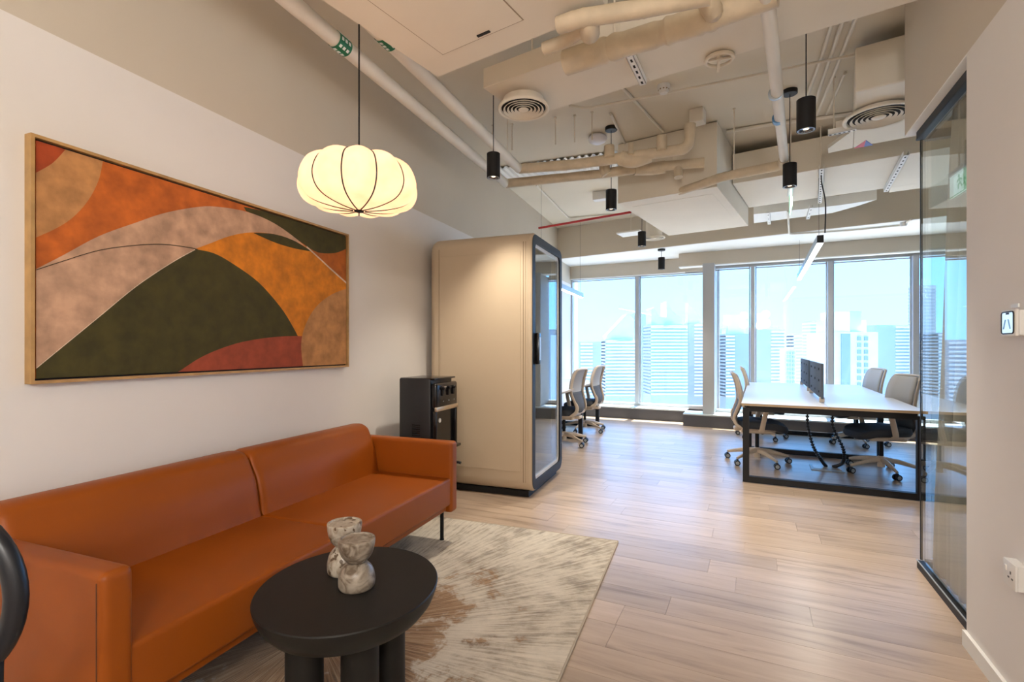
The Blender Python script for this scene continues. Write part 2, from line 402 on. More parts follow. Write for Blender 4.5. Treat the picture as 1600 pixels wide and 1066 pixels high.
# ---- left wall: white below, taupe paint above the band line
wl_ = empty('wall_left', L(3, 0), FL.rz, 'long left wall, white below and taupe above', 'wall', kind='structure')
for nm, z0, z1, m in (('lower_face', -.1, BAND, 'white_wall'), ('upper_face', BAND, CEIL + .05, 'taupe')):
    bm = B(); box(bm, (-.075, .2, (z0 + z1) / 2), (.15, 13.9, z1 - z0)); obj(nm, bm, m, wl_)
bm = yz_box(lambda a, b, z=0: L(b, a, z), 0, .012, -3.6, 9.6, 0, .07)
structure('baseboard_left', bm, 'white_paint', 'low white skirting along the left wall', 'baseboard')
# ---- right wall, and the bulkhead that carries on over the glass room
WALL_END, GL_A0, GL_A1, GL_OFF, GTOP = 2.764, 2.764, 3.63, -.066, 2.54
wr_ = empty('wall_right', G(1, 0), FG.rz, 'white right wall ending at the glass room, taupe above', 'wall', kind='structure')
for nm, z0, z1, m, a0, a1 in (('lower_face', -.1, GTOP, 'white_wall', -4.2, WALL_END), ('upper_face', GTOP, CEIL + .05, 'taupe', -4.2, GL_A1 + .045)):
    bm = B(); box(bm, (.075, (a0 + a1) / 2 - 1, (z0 + z1) / 2), (.15, a1 - a0, z1 - z0)); obj(nm, bm, m, wr_)
    if nm == 'upper_face':
        bm = B(); box(bm, (.0755, (WALL_END + a1) / 2 - 1, GTOP - .004), (.151, a1 - WALL_END, .008)); obj('soffit', bm, 'white_paint', wr_)
bm = B(); box(bm, (1.9 + .15, GL_A1 - 1 - .03, (GTOP + CEIL) / 2 + .02), (3.8, .15, CEIL - GTOP + .06)); obj('return_face', bm, 'taupe', wr_)
bm = yz_box(lambda a, b, z=0: G(b, a, z), 0, .014, -4, WALL_END + .004, 0, .066)
structure('baseboard_right', bm, 'white_paint', 'low white skirting at the foot of the right wall', 'baseboard')
# ---- walls out of view that close the place
bm = yz_box(FR, -6, 7, -4.4, -4.25, -.1, CEIL + .05); structure('wall_back', bm, 'white_wall', 'white wall behind the viewer', 'wall')
bm = yz_box(FR, S_RIGHT, S_RIGHT + .15, -4.3, 9.6, -.1, CEIL + .05); structure('wall_far_right', bm, 'white_wall', 'white wall closing the desk area on the right', 'wall')

# ---- facade: piers, head, sill, mullions, panes
def facade_bay(name, n, s0, s1, mull, label, pier_left=None):
    w = empty(name, FR((s0 + s1) / 2, n, SILL), FR.rz, label, 'window', kind='structure')
    cs = (s0 + s1) / 2; top = 2.64
    def part(nm, s_, ds, dn, nd, z0, z1, m):
        bm = B(); box(bm, (s_ - cs, dn, (z0 + z1) / 2 - SILL), (ds, nd, z1 - z0)); return obj(nm, bm, m, w)
    part('sill_rail', cs, s1 - s0, 0, .10, SILL - .01, SILL + .045, 'mullion'); part('head_rail', cs, s1 - s0, 0, .10, top - .05, top + .01, 'mullion')
    edges = [s0] + mull + [s1]
    for s_ in mull: part('mullion', s_, .06, -.02, .16, SILL + .045, top - .05, 'mullion')
    for s_ in (s0 + .03, s1 - .03): part('jamb', s_, .06, 0, .12, SILL + .045, top - .05, 'mullion')
    for a, b in zip(edges, edges[1:]): part('pane', (a + b) / 2, b - a - .06, .0, .008, SILL + .045, top - .05, 'window_glass')
    for a, b in zip(edges, edges[1:]):                                # slim inner bead of each pane
        bm = B()
        for s_ in (a + .045, b - .045): box(bm, (s_ - cs, -.03, (SILL + top) / 2 - SILL), (.018, .03, top - SILL - .1))
        box(bm, ((a + b) / 2 - cs, -.03, top - .075 - SILL), (b - a - .08, .03, .018))
        obj('glazing_bead', bm, 'mullion', w)
    return w
facade_bay('window_1', NL, S_LEFT, S_STEP + .1, [-1.955], 'tall two-pane window bay left of the grey column')
facade_bay('window_2', NR, S_STEP, S_RIGHT, [-.04, 1.02, 2.05, 3.08, 4.1, 5.13], 'long window band right of the grey column')
# spandrel below the panes and return between the two window planes
bm = yz_box(FR, S_LEFT - .4, S_STEP + .1, NL - .05, NL + .1, -.12, SILL - .01); structure('wall_facade_left', bm, 'bench_dark', 'dark low wall below the left window bay', 'wall')
bm = yz_box(FR, S_STEP, S_RIGHT + .2, NR - .05, NR + .1, -.12, SILL - .01); structure('wall_facade_right', bm, 'bench_dark', 'dark low wall below the long window band', 'wall')
# column
bm = yz_box(FR, S_STEP - .11, S_STEP + .065, 8.62, NR + .42, SILL + .001, 2.64)
structure('column_facade', bm, 'column_grey', 'grey column standing between the two window bays', 'column')
# low dark benches along the windows
def bench(name, s0, s1, n0, n1, label):
    b = empty(name, FR((s0 + s1) / 2, (n0 + n1) / 2, 0), FR.rz, label, 'bench', 'low window benches')
    bm = B(); box(bm, (0, 0, .092), (s1 - s0, n1 - n0, .184)); obj('body', bm, 'bench_dark', b)
    bm = B(); box(bm, (0, -.005, .195), (s1 - s0, n1 - n0 + .01, .022)); obj('top', bm, 'bench_top', b)
    k = int((s1 - s0) / 1.2)
    for i in range(1, k):
        bm = B(); box(bm, (-(s1 - s0) / 2 + i * (s1 - s0) / k, -(n1 - n0) / 2 - .001, .09), (.004, .004, .175)); obj('joint', bm, 'black_metal', b)
bench('window_bench', S_LEFT, -1.06, 8.97, NL - .052, 'low dark bench below the window, left and set back')
bench('window_bench', -1.06, S_RIGHT - .01, 8.535, NR - .052, 'low dark bench passing in front of the grey column')
# window-head bulkheads and dropped soffit behind the beam
SOFF = 2.86
bm = yz_box(FR, S_LEFT - .5, S_STEP - .14, NL - .10, NL + .06, 2.615, SOFF + .3); structure('bulkhead_left', bm, 'taupe', 'taupe bulkhead over the left window bay', 'bulkhead')
bm = yz_box(FR, S_STEP - .5, S_RIGHT, NR - .22, NR + .06, 2.64, SOFF + .3); structure('bulkhead_right', bm, 'taupe', 'taupe bulkhead over the long window band', 'bulkhead')
bm = yz_box(FR, S_STEP - .5, S_RIGHT, NR - .235, NR - .10, 2.625, 2.64); structure('trim_1', bm, 'white_paint', 'thin white blind pelmet above the long window band', 'trim')
bm = yz_box(FR, S_LEFT - .5, S_STEP - .46, NL - .115, NL - .06, 2.60, 2.615); structure('trim_2', bm, 'white_paint', 'thin white blind pelmet above the left window bay', 'trim')
P0 = W(880, 403.6, z=SOFF); beam_b = P0.dot(FM.d)
pa = FM(P0.dot(FM.e) - .9, beam_b); pb = FM(P0.dot(FM.e) + 6.2, beam_b)
bm = B(); prism(bm, [pa, pb, FR(6.6, 9.06), FR(S_STEP, 9.06), FR(S_STEP, 9.42), FR(-4.3, 9.42)], SOFF, CEIL + .02)
bmesh.ops.translate(bm, verts=bm.verts[:], vec=(0, 0, 0))
structure('ceiling_drop', bm, 'taupe', 'dropped ceiling beam running along the window side', 'ceiling')
bm = B(); prism(bm, [pa + FM.d * .01, pb + FM.d * .01, FR(6.6, 8.9), FR(-4.3, 9.35)], SOFF - .006, SOFF - .0005)
structure('soffit_drop', bm, 'white_paint', 'white underside of the dropped beam by the windows', 'soffit')

# ---- glass room
gr = empty('glass_partition', G((GL_A0 + GL_A1) / 2, GL_OFF), FG.rz, 'frameless glass partition in black tracks beside the right wall', 'partition')
al = GL_A1 - GL_A0
def gpart(nm, c, s, m): bm = B(); box(bm, c, s); return obj(nm, bm, m, gr)
gpart('pane', (0, -.01, (GTOP + .03) / 2), (.012, al - .03, GTOP - .09), 'partition_glass')
gpart('top_track', (0, 0, GTOP - .033), (.045, al, .05), 'black_metal'); gpart('floor_track', (0, 0, .022), (.04, al, .044), 'black_metal')
gpart('track_lip', (-.024, 0, GTOP - .052), (.003, al, .006), 'charcoal_frame')
gpart('track_lip', (-.0215, 0, .046), (.004, al, .006), 'galvanised')
gpart('edge_seal', (.0, al / 2 - .006, (GTOP) / 2), (.012, .010, GTOP - .1), 'charcoal_frame')
gf = empty('glass_partition', G(GL_A1, GL_OFF - 1.9), FG.rz, 'glass partition turning the corner of the glass room', 'partition')
bm = B(); box(bm, (0, .012, (GTOP + .03) / 2), (3.7, .012, GTOP - .09)); obj('pane', bm, 'partition_glass', gf)
bm = B(); box(bm, (0, .012, GTOP - .033), (3.75, .045, .05)); obj('top_track', bm, 'black_metal', gf)
bm = B(); box(bm, (0, .012, .022), (3.75, .04, .044)); obj('floor_track', bm, 'black_metal', gf)
# room behind: ceiling panel, curtain
bm = yz_box(lambda a, b, z=0: G(b, a, z), -3.6, -.16, .4, GL_A1 - .12, GTOP + .12, GTOP + .16); structure('ceiling_glass_room', bm, 'white_paint', 'flat white ceiling inside the glass room', 'ceiling')
cu = empty('curtain', G(3.2, -.125), FG.rz, 'gathered grey curtain hanging inside the glass room', 'curtain')
bm = B(); nfold = 9; N = nfold * 8
def curt(i, z):
    u = i / N; ph = u * nfold * 2 * math.pi
    k_ = min(1, max(0, (2.5 - z) / 2.2)); amp = .010 + .012 * min(1, max(0, (2.56 - z) / .4))
    y0, y1 = -.42, .13 + .24 * k_
    x = amp * math.sin(ph) + .006 * math.sin(3.1 * u * 6 + z); y = y0 + u * (y1 - y0) + .012 * math.sin(z * 2 + u * 9) + .010 * math.cos(ph * .5)
    return Vector((x, y, z))
zs = [2.56, 2.52, 2.45, 2.3, 2.0, 1.6, 1.2, .8, .4, .02]
rows = [[bm.verts.new(curt(i, z)) for i in range(N + 1)] for z in zs]
for a, b in zip(rows, rows[1:]):
    for k in range(N): bm.faces.new((a[k], a[k + 1], b[k + 1], b[k]))
cl = obj('cloth', bm, 'curtain_cloth', cu, smooth=True)
md = cl.modifiers.new('thick', 'SOLIDIFY'); md.thickness = .003
bm = B(); box(bm, (0, -.1, 2.585), (.03, .95, .03)); obj('rail', bm, 'white_plastic', cu)
ex = empty('exit_sign', Vector((2.40, 4.30, 2.455)), FR.rz - .02, 'edge-lit green exit sign hanging edge-on below the elbow pipe', 'sign')
bm = B(); box(bm, (0, 0, .085), (.012, .30, .17)); obj('panel', bm, 'exit_white', ex)
for sx in (-1, 1):
    bm = B(); box(bm, (sx * .0068, sx * -.125, .085), (.0012, .05, .17)); fld = obj('green_field', bm, 'exit_green', ex)
    bm = B(); box(bm, (sx * .0068, 0, .004), (.0012, .30, .008)); obj('green_line', bm, 'exit_green', ex)
    bm = B(); cyl(bm, (sx * .0062, -.02, .135), (sx * .0076, -.02, .135), .013, seg=12)
    for a, b in (((-.025, .115), (-.04, .08)), ((-.04, .08), (-.005, .066)), ((-.005, .066), (-.012, .036)), ((-.04, .08), (-.075, .045)), ((-.025, .115), (.015, .095)), ((-.025, .115), (-.07, .098))):
        bar(bm, (sx * .0070, a[0], a[1]), (sx * .0070, b[0], b[1]), .0012, .015)
    obj('running_man', bm, 'exit_green', ex)
bm = B(); box(bm, (0, 0, .185), (.04, .32, .032), bevel=.004); obj('housing', bm, 'white_plastic', ex)
bm = B(); cyl(bm, (0, 0, .2), (0, 0, CEIL - 2.455), .006, seg=8); obj('hanger', bm, 'duct_paint', ex)

# ================================================================== SEATING AREA
# ---- rug
RT = .012
ru0, ru1, rv0, rv1 = .9, 3.31, .06, 1.875
rug = empty('area_rug', L((ru0 + ru1) / 2, (rv0 + rv1) / 2), FL.rz, 'abstract beige and brown rug under sofa and round table', 'rug')
bm = B(); box(bm, (0, 0, RT / 2), (rv1 - rv0 - .012, ru1 - ru0 - .012, RT), bevel=.003); obj('pile', bm, 'rug_pile', rug)
bm = B(); hw, hl = (rv1 - rv0) / 2 - .003, (ru1 - ru0) / 2 - .003
tube(bm, [(-hw, -hl, .007), (hw, -hl, .007), (hw, hl, .007), (-hw, hl, .007)], .006, 6, closed=True); obj('binding', bm, 'rug_edge', rug)

# ---- sofa (local: x away from wall, y along wall)
SU0, SU1 = .865, 2.965; SLEN = SU1 - SU0
so = empty('sofa', L((SU0 + SU1) / 2, 0, RT + .0008), FL.rz, 'cognac orange leather two-seat sofa on thin black legs', 'sofa')
HL = SLEN / 2; AT = .085
def cushion(nm, x0, x1, y0, y1, z0, z1, r, par, m='leather', crown=0.0, seg=5):
    """soft block with rounded edges; crown bulges its top"""
    bm = B(); box(bm, ((x0 + x1) / 2, (y0 + y1) / 2, (z0 + z1) / 2), (x1 - x0, y1 - y0, z1 - z0))
    bmesh.ops.bevel(bm, geom=bm.edges[:], offset=r, segments=seg, profile=.55, affect='EDGES')
    return obj(nm, bm, m, par, smooth=True)
zb = -RT
for k, (y0, y1) in enumerate(((-HL + AT - .012, -.003), (.003, HL - AT + .012))):
    c = cushion('seat_cushion', .18, .865, y0, y1, .255 + zb, .432 + zb, .018, so)
    # piping along the front edges
    bm = B(); tube(bm, [(.862, y0 + .02, .414 + zb), (.862, y1 - .02, .414 + zb)], .0022, 6); obj('piping', bm, 'leather_seam', c)
    # back cushion, leaning: a lofted rounded section
    z0b, z1b = .40 + zb, .752 + zb
    prof = [(.045, z0b), (.30, z0b), (.312, z0b + .05), (.285, z0b + .20), (.245, z1b - .07), (.222, z1b - .025), (.185, z1b - .003), (.14, z1b), (.09, z1b - .012), (.062, z1b - .05), (.05, z0b + .15)]
    prof = [(p.x, p.z) for p in smooth_path([(a, 0, b) for a, b in prof] + [(prof[0][0], 0, prof[0][1])], 3)][:-1]
    cx = sum(p[0] for p in prof) / len(prof); cz = sum(p[1] for p in prof) / len(prof)
    ya, yb = y0 + (.0 if k == 0 else .002), y1 - (.002 if k == 0 else .0)
    bm = B(); loops = []
    for y, sc_ in ((ya, .86), (ya + .006, .93), (ya + .018, .98), (ya + .035, 1), (yb - .035, 1), (yb - .018, .98), (yb - .006, .93), (yb, .86)):
        loops.append([(cx + (p[0] - cx) * sc_, y, cz + (p[1] - cz) * sc_) for p in prof])
    loft(bm, loops); bc = obj('back_cushion', bm, 'leather', so, smooth=True)
for sgn in (-1, 1):                                                   # thin padded arms, boxed front
    y_out, y_in = sgn * HL, sgn * (HL - AT)
    a, b = sorted((y_out, y_in))
    zlo = .205 + zb
    prof = []
    loops = []
    arm = cushion('arm', .05, .875, a, b, zlo, .664 + zb, .024, so)
    bm = B(); tube(bm, [(.853, (a if sgn < 0 else b), zlo + .03), (.853, (a if sgn < 0 else b), .64 + zb)], .002, 6); obj('seam', bm, 'leather_seam', arm)
cushion('base_rail', .10, .835, -HL + AT - .02, HL - AT + .02, .215 + zb, .262 + zb, .012, so)
bm = B(); box(bm, (.44, 0, .212 + zb), (.66, SLEN - .08, .02)); obj('under_frame', bm, 'black_metal', so)
for x in (.12, .785):
    for y in (-HL + .05, HL - .05):
        bm = B(); cyl(bm, (x, y, 0), (x, y, .21 + zb), .0125, seg=14); cyl(bm, (x, y, 0), (x, y, .006), .015, seg=14); obj('leg', bm, 'black_metal', so, smooth=True)

# ---- round black coffee table
TZ = .452
tc_ = W(546.5, 912, z=TZ); TR = .305
tb = empty('coffee_table', (tc_.x, tc_.y, RT), 0, 'black round side table with thick drum legs by the sofa', 'table')
tt = TZ - RT
bm = B(); lathe(bm, [(0, tt - .112), (TR * .66, tt - .112), (TR * .76, tt - .105), (TR * .87, tt - .084), (TR * .945, tt - .055), (TR * .985, tt - .025), (TR, tt - .004), (TR - .003, tt), (0, tt)], 72, sy=1.07); obj('tabletop', bm, 'table_black', tb, smooth=True)
for lx, ly, r in ((-.115, -.105, .060), (.062, -.085, .062), (.125, .06, .055)):
    bm = B(); cyl(bm, (lx, ly, 0), (lx, ly, tt - .105), r, seg=36); obj('leg', bm, 'table_black', tb, smooth=True)
# ---- stone hourglass holders
def holder(px, py, r, h, m, label):
    p = W(px, py, z=TZ)
    o = empty('candle_holder', p + Vector((0, 0, .0005)), random.random() * 6, label, 'candle holder', 'stone candle holders on the black table')
    hb = h * .52
    low = [(0, 0), (r * .90, 0), (r * .97, .006), (r, hb * .22), (r * .98, hb * .45), (r * .86, hb * .72), (r * .60, hb * .93), (r * .44, hb)]
    up = [(r * .44, hb), (r * .62, hb + (h - hb) * .10), (r * .85, hb + (h - hb) * .34), (r * .97, hb + (h - hb) * .68), (r, h - .004), (r - .003, h), (r * .86, h), (r * .84, h - .004), (0, h - .004)]
    f = lambda P: [(q.x, q.z) for q in smooth_path([(a, 0, b) for a, b in P], 3)]
    bm = B(); lathe(bm, low[:2] + f(low[1:])[1:] + [(0, hb)], 40); obj('foot', bm, m, o, smooth=True)
    bm = B(); lathe(bm, [(0, hb)] + f(up[:6]) + up[6:], 40); obj('cup', bm, m, o, smooth=True)
holder(557.5, 917, .062, .168, 'marble_brown', 'grey-brown veined stone holder, front of the pair')
holder(538.5, 893, .062, .182, 'travertine', 'pale pitted travertine holder, behind the other one')

# ---- framed picture (local: x out of wall, y along wall)
def on_pic(px, py, v=.034):
    b = (px - CX) / FPX; t = (v + WALL_L) / (b * FL.e.x + FL.e.y)
    P = Vector((b * t, t, CAMH - (py - HY) / FPX * t)); return P.dot(FL.d), P.z
pu0, pu1, pz0, pz1 = on_pic(48.5, 300, .042)[0], on_pic(545.5, 470, .042)[0], 1.142, 2.083
pc = (pu0 + pu1) / 2
pic = empty('framed_picture', L(pc, 0, pz0), FL.rz, 'wide abstract painting of orange, green and tan curves above sofa', 'picture')
PWD, PH = pu1 - pu0, pz1 - pz0
for nm, y0, y1, z0, z1 in (('frame_side', -PWD / 2, -PWD / 2 + .012, 0, PH), ('frame_side', PWD / 2 - .012, PWD / 2, 0, PH), ('frame_rail', -PWD / 2 + .012, PWD / 2 - .012, 0, .012), ('frame_rail', -PWD / 2 + .012, PWD / 2 - .012, PH - .012, PH)):
    bm = B(); box(bm, (.0215, (y0 + y1) / 2, (z0 + z1) / 2), (.041, y1 - y0, z1 - z0)); obj(nm, bm, 'oak_frame', pic)
bm = B(); box(bm, (.010, 0, PH / 2), (.018, PWD - .025, PH - .025)); obj('backing', bm, 'dark_gap', pic)
IN = .020
cy0, cy1, cz0, cz1 = -PWD / 2 + IN, PWD / 2 - IN, IN, PH - IN
cv = None
def clip_rect(poly):
    def cut(P, inside, inter):
        out = []
        for i in range(len(P)):
            a, b = P[i - 1], P[i]
            if inside(b):
                if not inside(a): out.append(inter(a, b))
                out.append(b)
            elif inside(a): out.append(inter(a, b))
        return out
    for ax, val, sg in ((0, cy0, 1), (0, cy1, -1), (1, cz0, 1), (1, cz1, -1)):
        ins = lambda p: (p[ax] - val) * sg >= 0
        def it(a, b):
            t = (val - a[ax]) / (b[ax] - a[ax]); return (a[0] + (b[0] - a[0]) * t, a[1] + (b[1] - a[1]) * t)
        poly = cut(poly, ins, it)
        if not poly: return poly
    return poly
def curve_crop(pts, n=5):
    P = smooth_path([Vector((x, y, 0)) for x, y in pts], n); return [(p.x, p.y) for p in P]
def field(name, pts, m, layer):
    """paint field; pts in pixels of the enlarged picture detail (2.6x, from 20,200)"""
    poly = []
    for x, y in pts:
        u, z = on_pic(20 + x / 2.6, 200 + y / 2.6); poly.append((u - pc, z - pz0))
    poly = clip_rect(poly)
    bm = B(); x0 = .0300 + layer * .00035
    vs = [bm.verts.new((x0, a, b)) for a, b in poly]; es = [bm.edges.new((vs[i - 1], vs[i])) for i in range(len(vs))]
    bmesh.ops.triangle_fill(bm, edges=es, use_beauty=True)
    for f in bm.faces:
        f.normal_update()
        if f.normal.x < 0: f.normal_flip()
    return obj(name, bm, m, cv, keep_normals=True)
bm = B(); box(bm, (.024, 0, PH / 2), (.0118, PWD - 2 * IN, PH - 2 * IN)); cv = obj('canvas', bm, 'art_orange', pic)
C = curve_crop
field('paint_field', C([(80, 190), (160, 145), (212, 92)]) + [(212, 30), (80, 30)], 'art_dark_orange', 1)
field('paint_field', C([(370, 120), (366, 147), (350, 215), (310, 292), (250, 360), (180, 407), (80, 452)]) + [(80, 190)] + C([(80, 190), (160, 145), (212, 92)])[1:] + [(240, 60)], 'art_tan', 1)
arch_up = C([(60, 590), (92, 575), (200, 520), (350, 440), (500, 385), (620, 345), (760, 320), (850, 322), (950, 340), (1040, 375), (1120, 425), (1200, 490), (1300, 575), (1375, 643)])
arch_lo = C([(1375, 646), (1300, 580), (1215, 500), (1130, 452), (1050, 429), (960, 425), (880, 440), (800, 470), (740, 492)])
hill_l = C([(740, 492), (640, 548), (500, 642), (350, 765), (200, 888), (60, 1003)])
field('paint_field', [(940, 320), (1400, 420)] + C([(1400, 470), (1362, 488), (1310, 508), (1240, 505), (1180, 470), (1100, 410), (1040, 375), (950, 338)]), 'art_green', 1)
field('paint_field', C([(1180, 470), (1240, 505), (1310, 508), (1362, 488), (1400, 470)]) + [(1400, 680), (1300, 590)], 'art_brown_orange', 2)
field('paint_field', [(740, 492)] + arch_lo[::-1][1:] + [(1400, 700), (1300, 900), (1100, 870)], 'art_amber', 3)
field('paint_field', C([(980, 426), (1060, 431), (1140, 456), (1222, 505)]) + C([(1215, 502), (1140, 488), (1060, 463), (980, 427)]), 'art_green', 4)
field('paint_field', arch_up + arch_lo + hill_l[1:], 'art_blush', 5)
hill_r = C([(740, 492), (820, 510), (900, 555), (1000, 628), (1090, 730), (1140, 810), (1165, 860), (1190, 920)])
field('paint_field', hill_r + [(1190, 1060), (40, 1060), (60, 1003)] + hill_l[::-1][1:-1], 'art_green', 6)
field('paint_field', C([(640, 1010), (675, 990), (760, 935), (850, 895), (950, 866), (1080, 848), (1200, 846)]) + [(1230, 1040), (640, 1040)], 'art_rust', 7)
field('paint_field', C([(1400, 645), (1360, 652), (1290, 680), (1230, 730), (1190, 800), (1172, 880), (1182, 990)]) + [(1190, 1040), (1400, 1040)], 'art_tan', 8)
ln_ = C([(85, 579), (200, 541), (350, 496), (500, 475), (620, 472), (720, 485), (752, 493)])
field('paint_line', ln_ + [(x, y + 3.2) for x, y in ln_[::-1]], 'art_line', 9)
ln_ = C([(1195, 480), (1250, 530), (1300, 577), (1380, 648)]); field('paint_line', ln_ + [(x - 2, y + 5) for x, y in ln_[::-1]], 'art_cream', 9)
ln_ = hill_l; field('paint_line', ln_ + [(x + 2, y + 3.5) for x, y in ln_[::-1]], 'art_cream', 9)

# ---- lantern pendant
lp = W(561, 290, t=2.41); LZ0 = lp.z
lan = empty('lantern_pendant', (lp.x, lp.y, LZ0), math.radians(-56.5), 'glowing cream pumpkin-shaped cloth lantern hanging over the sofa', 'pendant lamp')
NR_ = 11
prof = smooth_path([(.028, 0, .095), (.10, 0, .128), (.18, 0, .125), (.248, 0, .082), (.280, 0, .005), (.268, 0, -.058), (.222, 0, -.098), (.13, 0, -.119), (.028, 0, -.126)], 5)
bm = B(); SEG = NR_ * 8; rings = []
for p in prof:
    r, z = p.x, p.z; k_ = min(1, max(0, (r - .06) / .18))
    ring = []
    for j in range(SEG):
        f = abs(math.sin(math.pi * j / 8)); rr = r * (1 + .085 * k_ * (f - .5)); zz = z * (1 + .12 * (f - .5) * k_)
        a = 2 * math.pi * j / SEG; ring.append(bm.verts.new((rr * math.cos(a), rr * math.sin(a), zz)))
    rings.append(ring)
for a, b in zip(rings, rings[1:]):
    for j in range(SEG): bm.faces.new((a[j], a[(j + 1) % SEG], b[(j + 1) % SEG], b[j]))
bm.faces.new(rings[-1]); bm.faces.new(rings[0][::-1])
sh = obj('shade', bm, 'lantern_cloth', lan, smooth=True); lan.scale = (.964,) * 3
for i in range(NR_):
    a = 2 * math.pi * i / NR_; pts = []
    for p in prof:
        k_ = min(1, max(0, (p.x - .06) / .18)); rr = p.x * (1 - .0425 * k_) + .0012; pts.append(Vector((rr * math.cos(a), rr * math.sin(a), p.z * (1 - .06 * k_) * 1.004)))
    bm = B(); tube(bm, pts, .0036, 6); obj('rib', bm, 'black_plastic', sh)
bm = B(); lathe(bm, [(0, -.133), (.020, -.133), (.024, -.130), (.024, -.126), (0, -.124)], 24); obj('bottom_cap', bm, 'black_metal', lan, smooth=True)
bm = B(); cyl(bm, (0, 0, .09), (0, 0, (2.839 - LZ0) / .964), .0042, seg=10); obj('stem', bm, 'black_metal', lan)

# ---- foreground chair, cut by the left edge of the frame
fc = W(-115, 933, t=1.0)
ch = empty('ring_back_chair', (fc.x, fc.y, 0), 0, 'black round-backed chair cut off at the left edge', 'chair')
bm = B(); tube(bm, [(.180 * math.cos(a), 0, fc.z + .180 * math.sin(a)) for a in [2 * math.pi * k / 48 for k in range(48)]], .021, 14, closed=True, flat=.9); obj('backrest', bm, 'navy_black', ch, smooth=True)
bm = B(); lathe(bm, [(0, .435), (.19, .435), (.21, .445), (.21, .46), (.19, .472), (0, .476)], 40, c=(-.02, -.21, 0)); obj('seat', bm, 'black_plastic', ch, smooth=True)
for x, y in ((-.17, -.36), (.13, -.36), (-.17, -.05), (.13, -.05)):
    bm = B(); cyl(bm, (x * 1.12, y, 0), (x * .85, y * .95 - .01, .44), .012, .015, seg=12); obj('leg', bm, 'black_metal', ch, smooth=True)
for s in (-1, 1):
    bm = B(); tube(bm, smooth_path([(s * .13, -.06, .455), (s * .15, -.02, .52), (s * .14, 0, fc.z - .115)], 4), .012, 10); obj('back_post', bm, 'black_metal', ch, smooth=True)

# ================================================================== PHONE BOOTH
BU0, BU1, BV0, BV1, BZ0, BZ1 = 3.985, 4.955, .06, 1.052, .05, 2.262
bo = empty('phone_booth', L((BU0 + BU1) / 2, BV0), FL.rz, 'beige acoustic phone booth with rounded black-framed glass front', 'booth')
by0, by1 = -(BU1 - BU0) / 2, (BU1 - BU0) / 2; D = BV1 - BV0
def ring(x, ins, r): return [(x, a, b) for a, b in rrect(by0 + ins, by1 - ins, BZ0 + ins, BZ1 - ins, r, 6)]
bm = B()
loft(bm, [ring(0, .075, .05), ring(.008, .045, .07), ring(.028, .018, .09), ring(.06, .002, .10), ring(.075, 0, .10), ring(D - .035, 0, .10), ring(D - .035, .07, .06), ring(.10, .07, .06)], True, True)
shell = obj('shell', bm, 'booth_beige', bo, smooth=True)
bm = B(); loft(bm, [ring(D - .034, 0, .10), ring(D - .012, 0, .10), ring(D, .008, .095), ring(D, .030, .08), ring(D - .034, .030, .08), ring(D - .034, 0, .10)], False, False); obj('front_rim', bm, 'booth_beige', bo, smooth=True)
bm = B(); loft(bm, [ring(D - .03, .010, .09), ring(D + .004, .012, .09), ring(D + .004, .085, .05), ring(D - .03, .085, .05), ring(D - .03, .010, .09)], False, False); dr = obj('door_frame', bm, 'charcoal_frame', bo, smooth=True)
bm = B(); loft(bm, [ring(D - .033, .075, .05), ring(D - .012, .085, .05), ring(D - .012, .115, .04), ring(D - .033, .115, .04), ring(D - .033, .075, .05)], False, False); obj('inner_frame', bm, 'white_plastic', dr, smooth=True)
bm = B(); loft(bm, [ring(D - .022, .1, .04), ring(D - .014, .1, .04)]); obj('glass', bm, 'booth_glass', dr)
bm = B(); box(bm, (D + .022, by0 + .105, 1.27), (.035, .06, .27), bevel=.008); hd = obj('handle', bm, 'black_gloss', dr, smooth=True)
bm = B(); box(bm, (D + .041, by0 + .105, 1.27), (.004, .035, .20)); obj('handle_inlay', bm, 'galvanised', hd)
# side facing the room's entrance: seams and panel lines
for nm, c, s in (('seam', (D - .075, by0 - .0005, (BZ0 + BZ1) / 2), (.006, .003, BZ1 - BZ0 - .17)), ('seam', (D - .055, by0 - .0005, (BZ0 + BZ1) / 2), (.003, .003, BZ1 - BZ0 - .17)), ('seam', (.11, by0 - .0005, (BZ0 + BZ1) / 2), (.003, .003, BZ1 - BZ0 - .2))):
    bm = B(); box(bm, c, s); obj(nm, bm, 'booth_seam', bo)
bm = B(); box(bm, ((.125 + D - .10) / 2, by0 - .001, 1.16), (D - .225, .004, 1.87), bevel=.0015, seg=1); obj('side_panel', bm, 'booth_beige', bo)
bm = B(); box(bm, (D / 2, 0, .024), (D - .09, by1 - by0 - .10, .052)); obj('plinth', bm, 'black_metal', bo)
bm = B(); box(bm, (D / 2 + .02, 0, BZ0 + .075), (D - .18, by1 - by0 - .15, .01)); obj('floor_mat', bm, 'booth_carpet', bo)
bm = B(); box(bm, (.105, 0, 1.2), (.012, by1 - by0 - .16, 2.0)); obj('back_lining', bm, 'booth_inside', bo)
bm = B(); box(bm, (D / 2 + .03, by1 - .077, 1.2), (D - .24, .012, 2.0)); obj('side_lining', bm, 'booth_inside', bo)
bm = B(); box(bm, (D / 2, 0, BZ1 - .078), (D - .3, .06, .012)); obj('light_bar', bm, 'white_plastic', bo)
bm = B(); box(bm, (.32, 0, 1.02), (.36, by1 - by0 - .16, .03)); obj('shelf', bm, 'desk_white', bo)

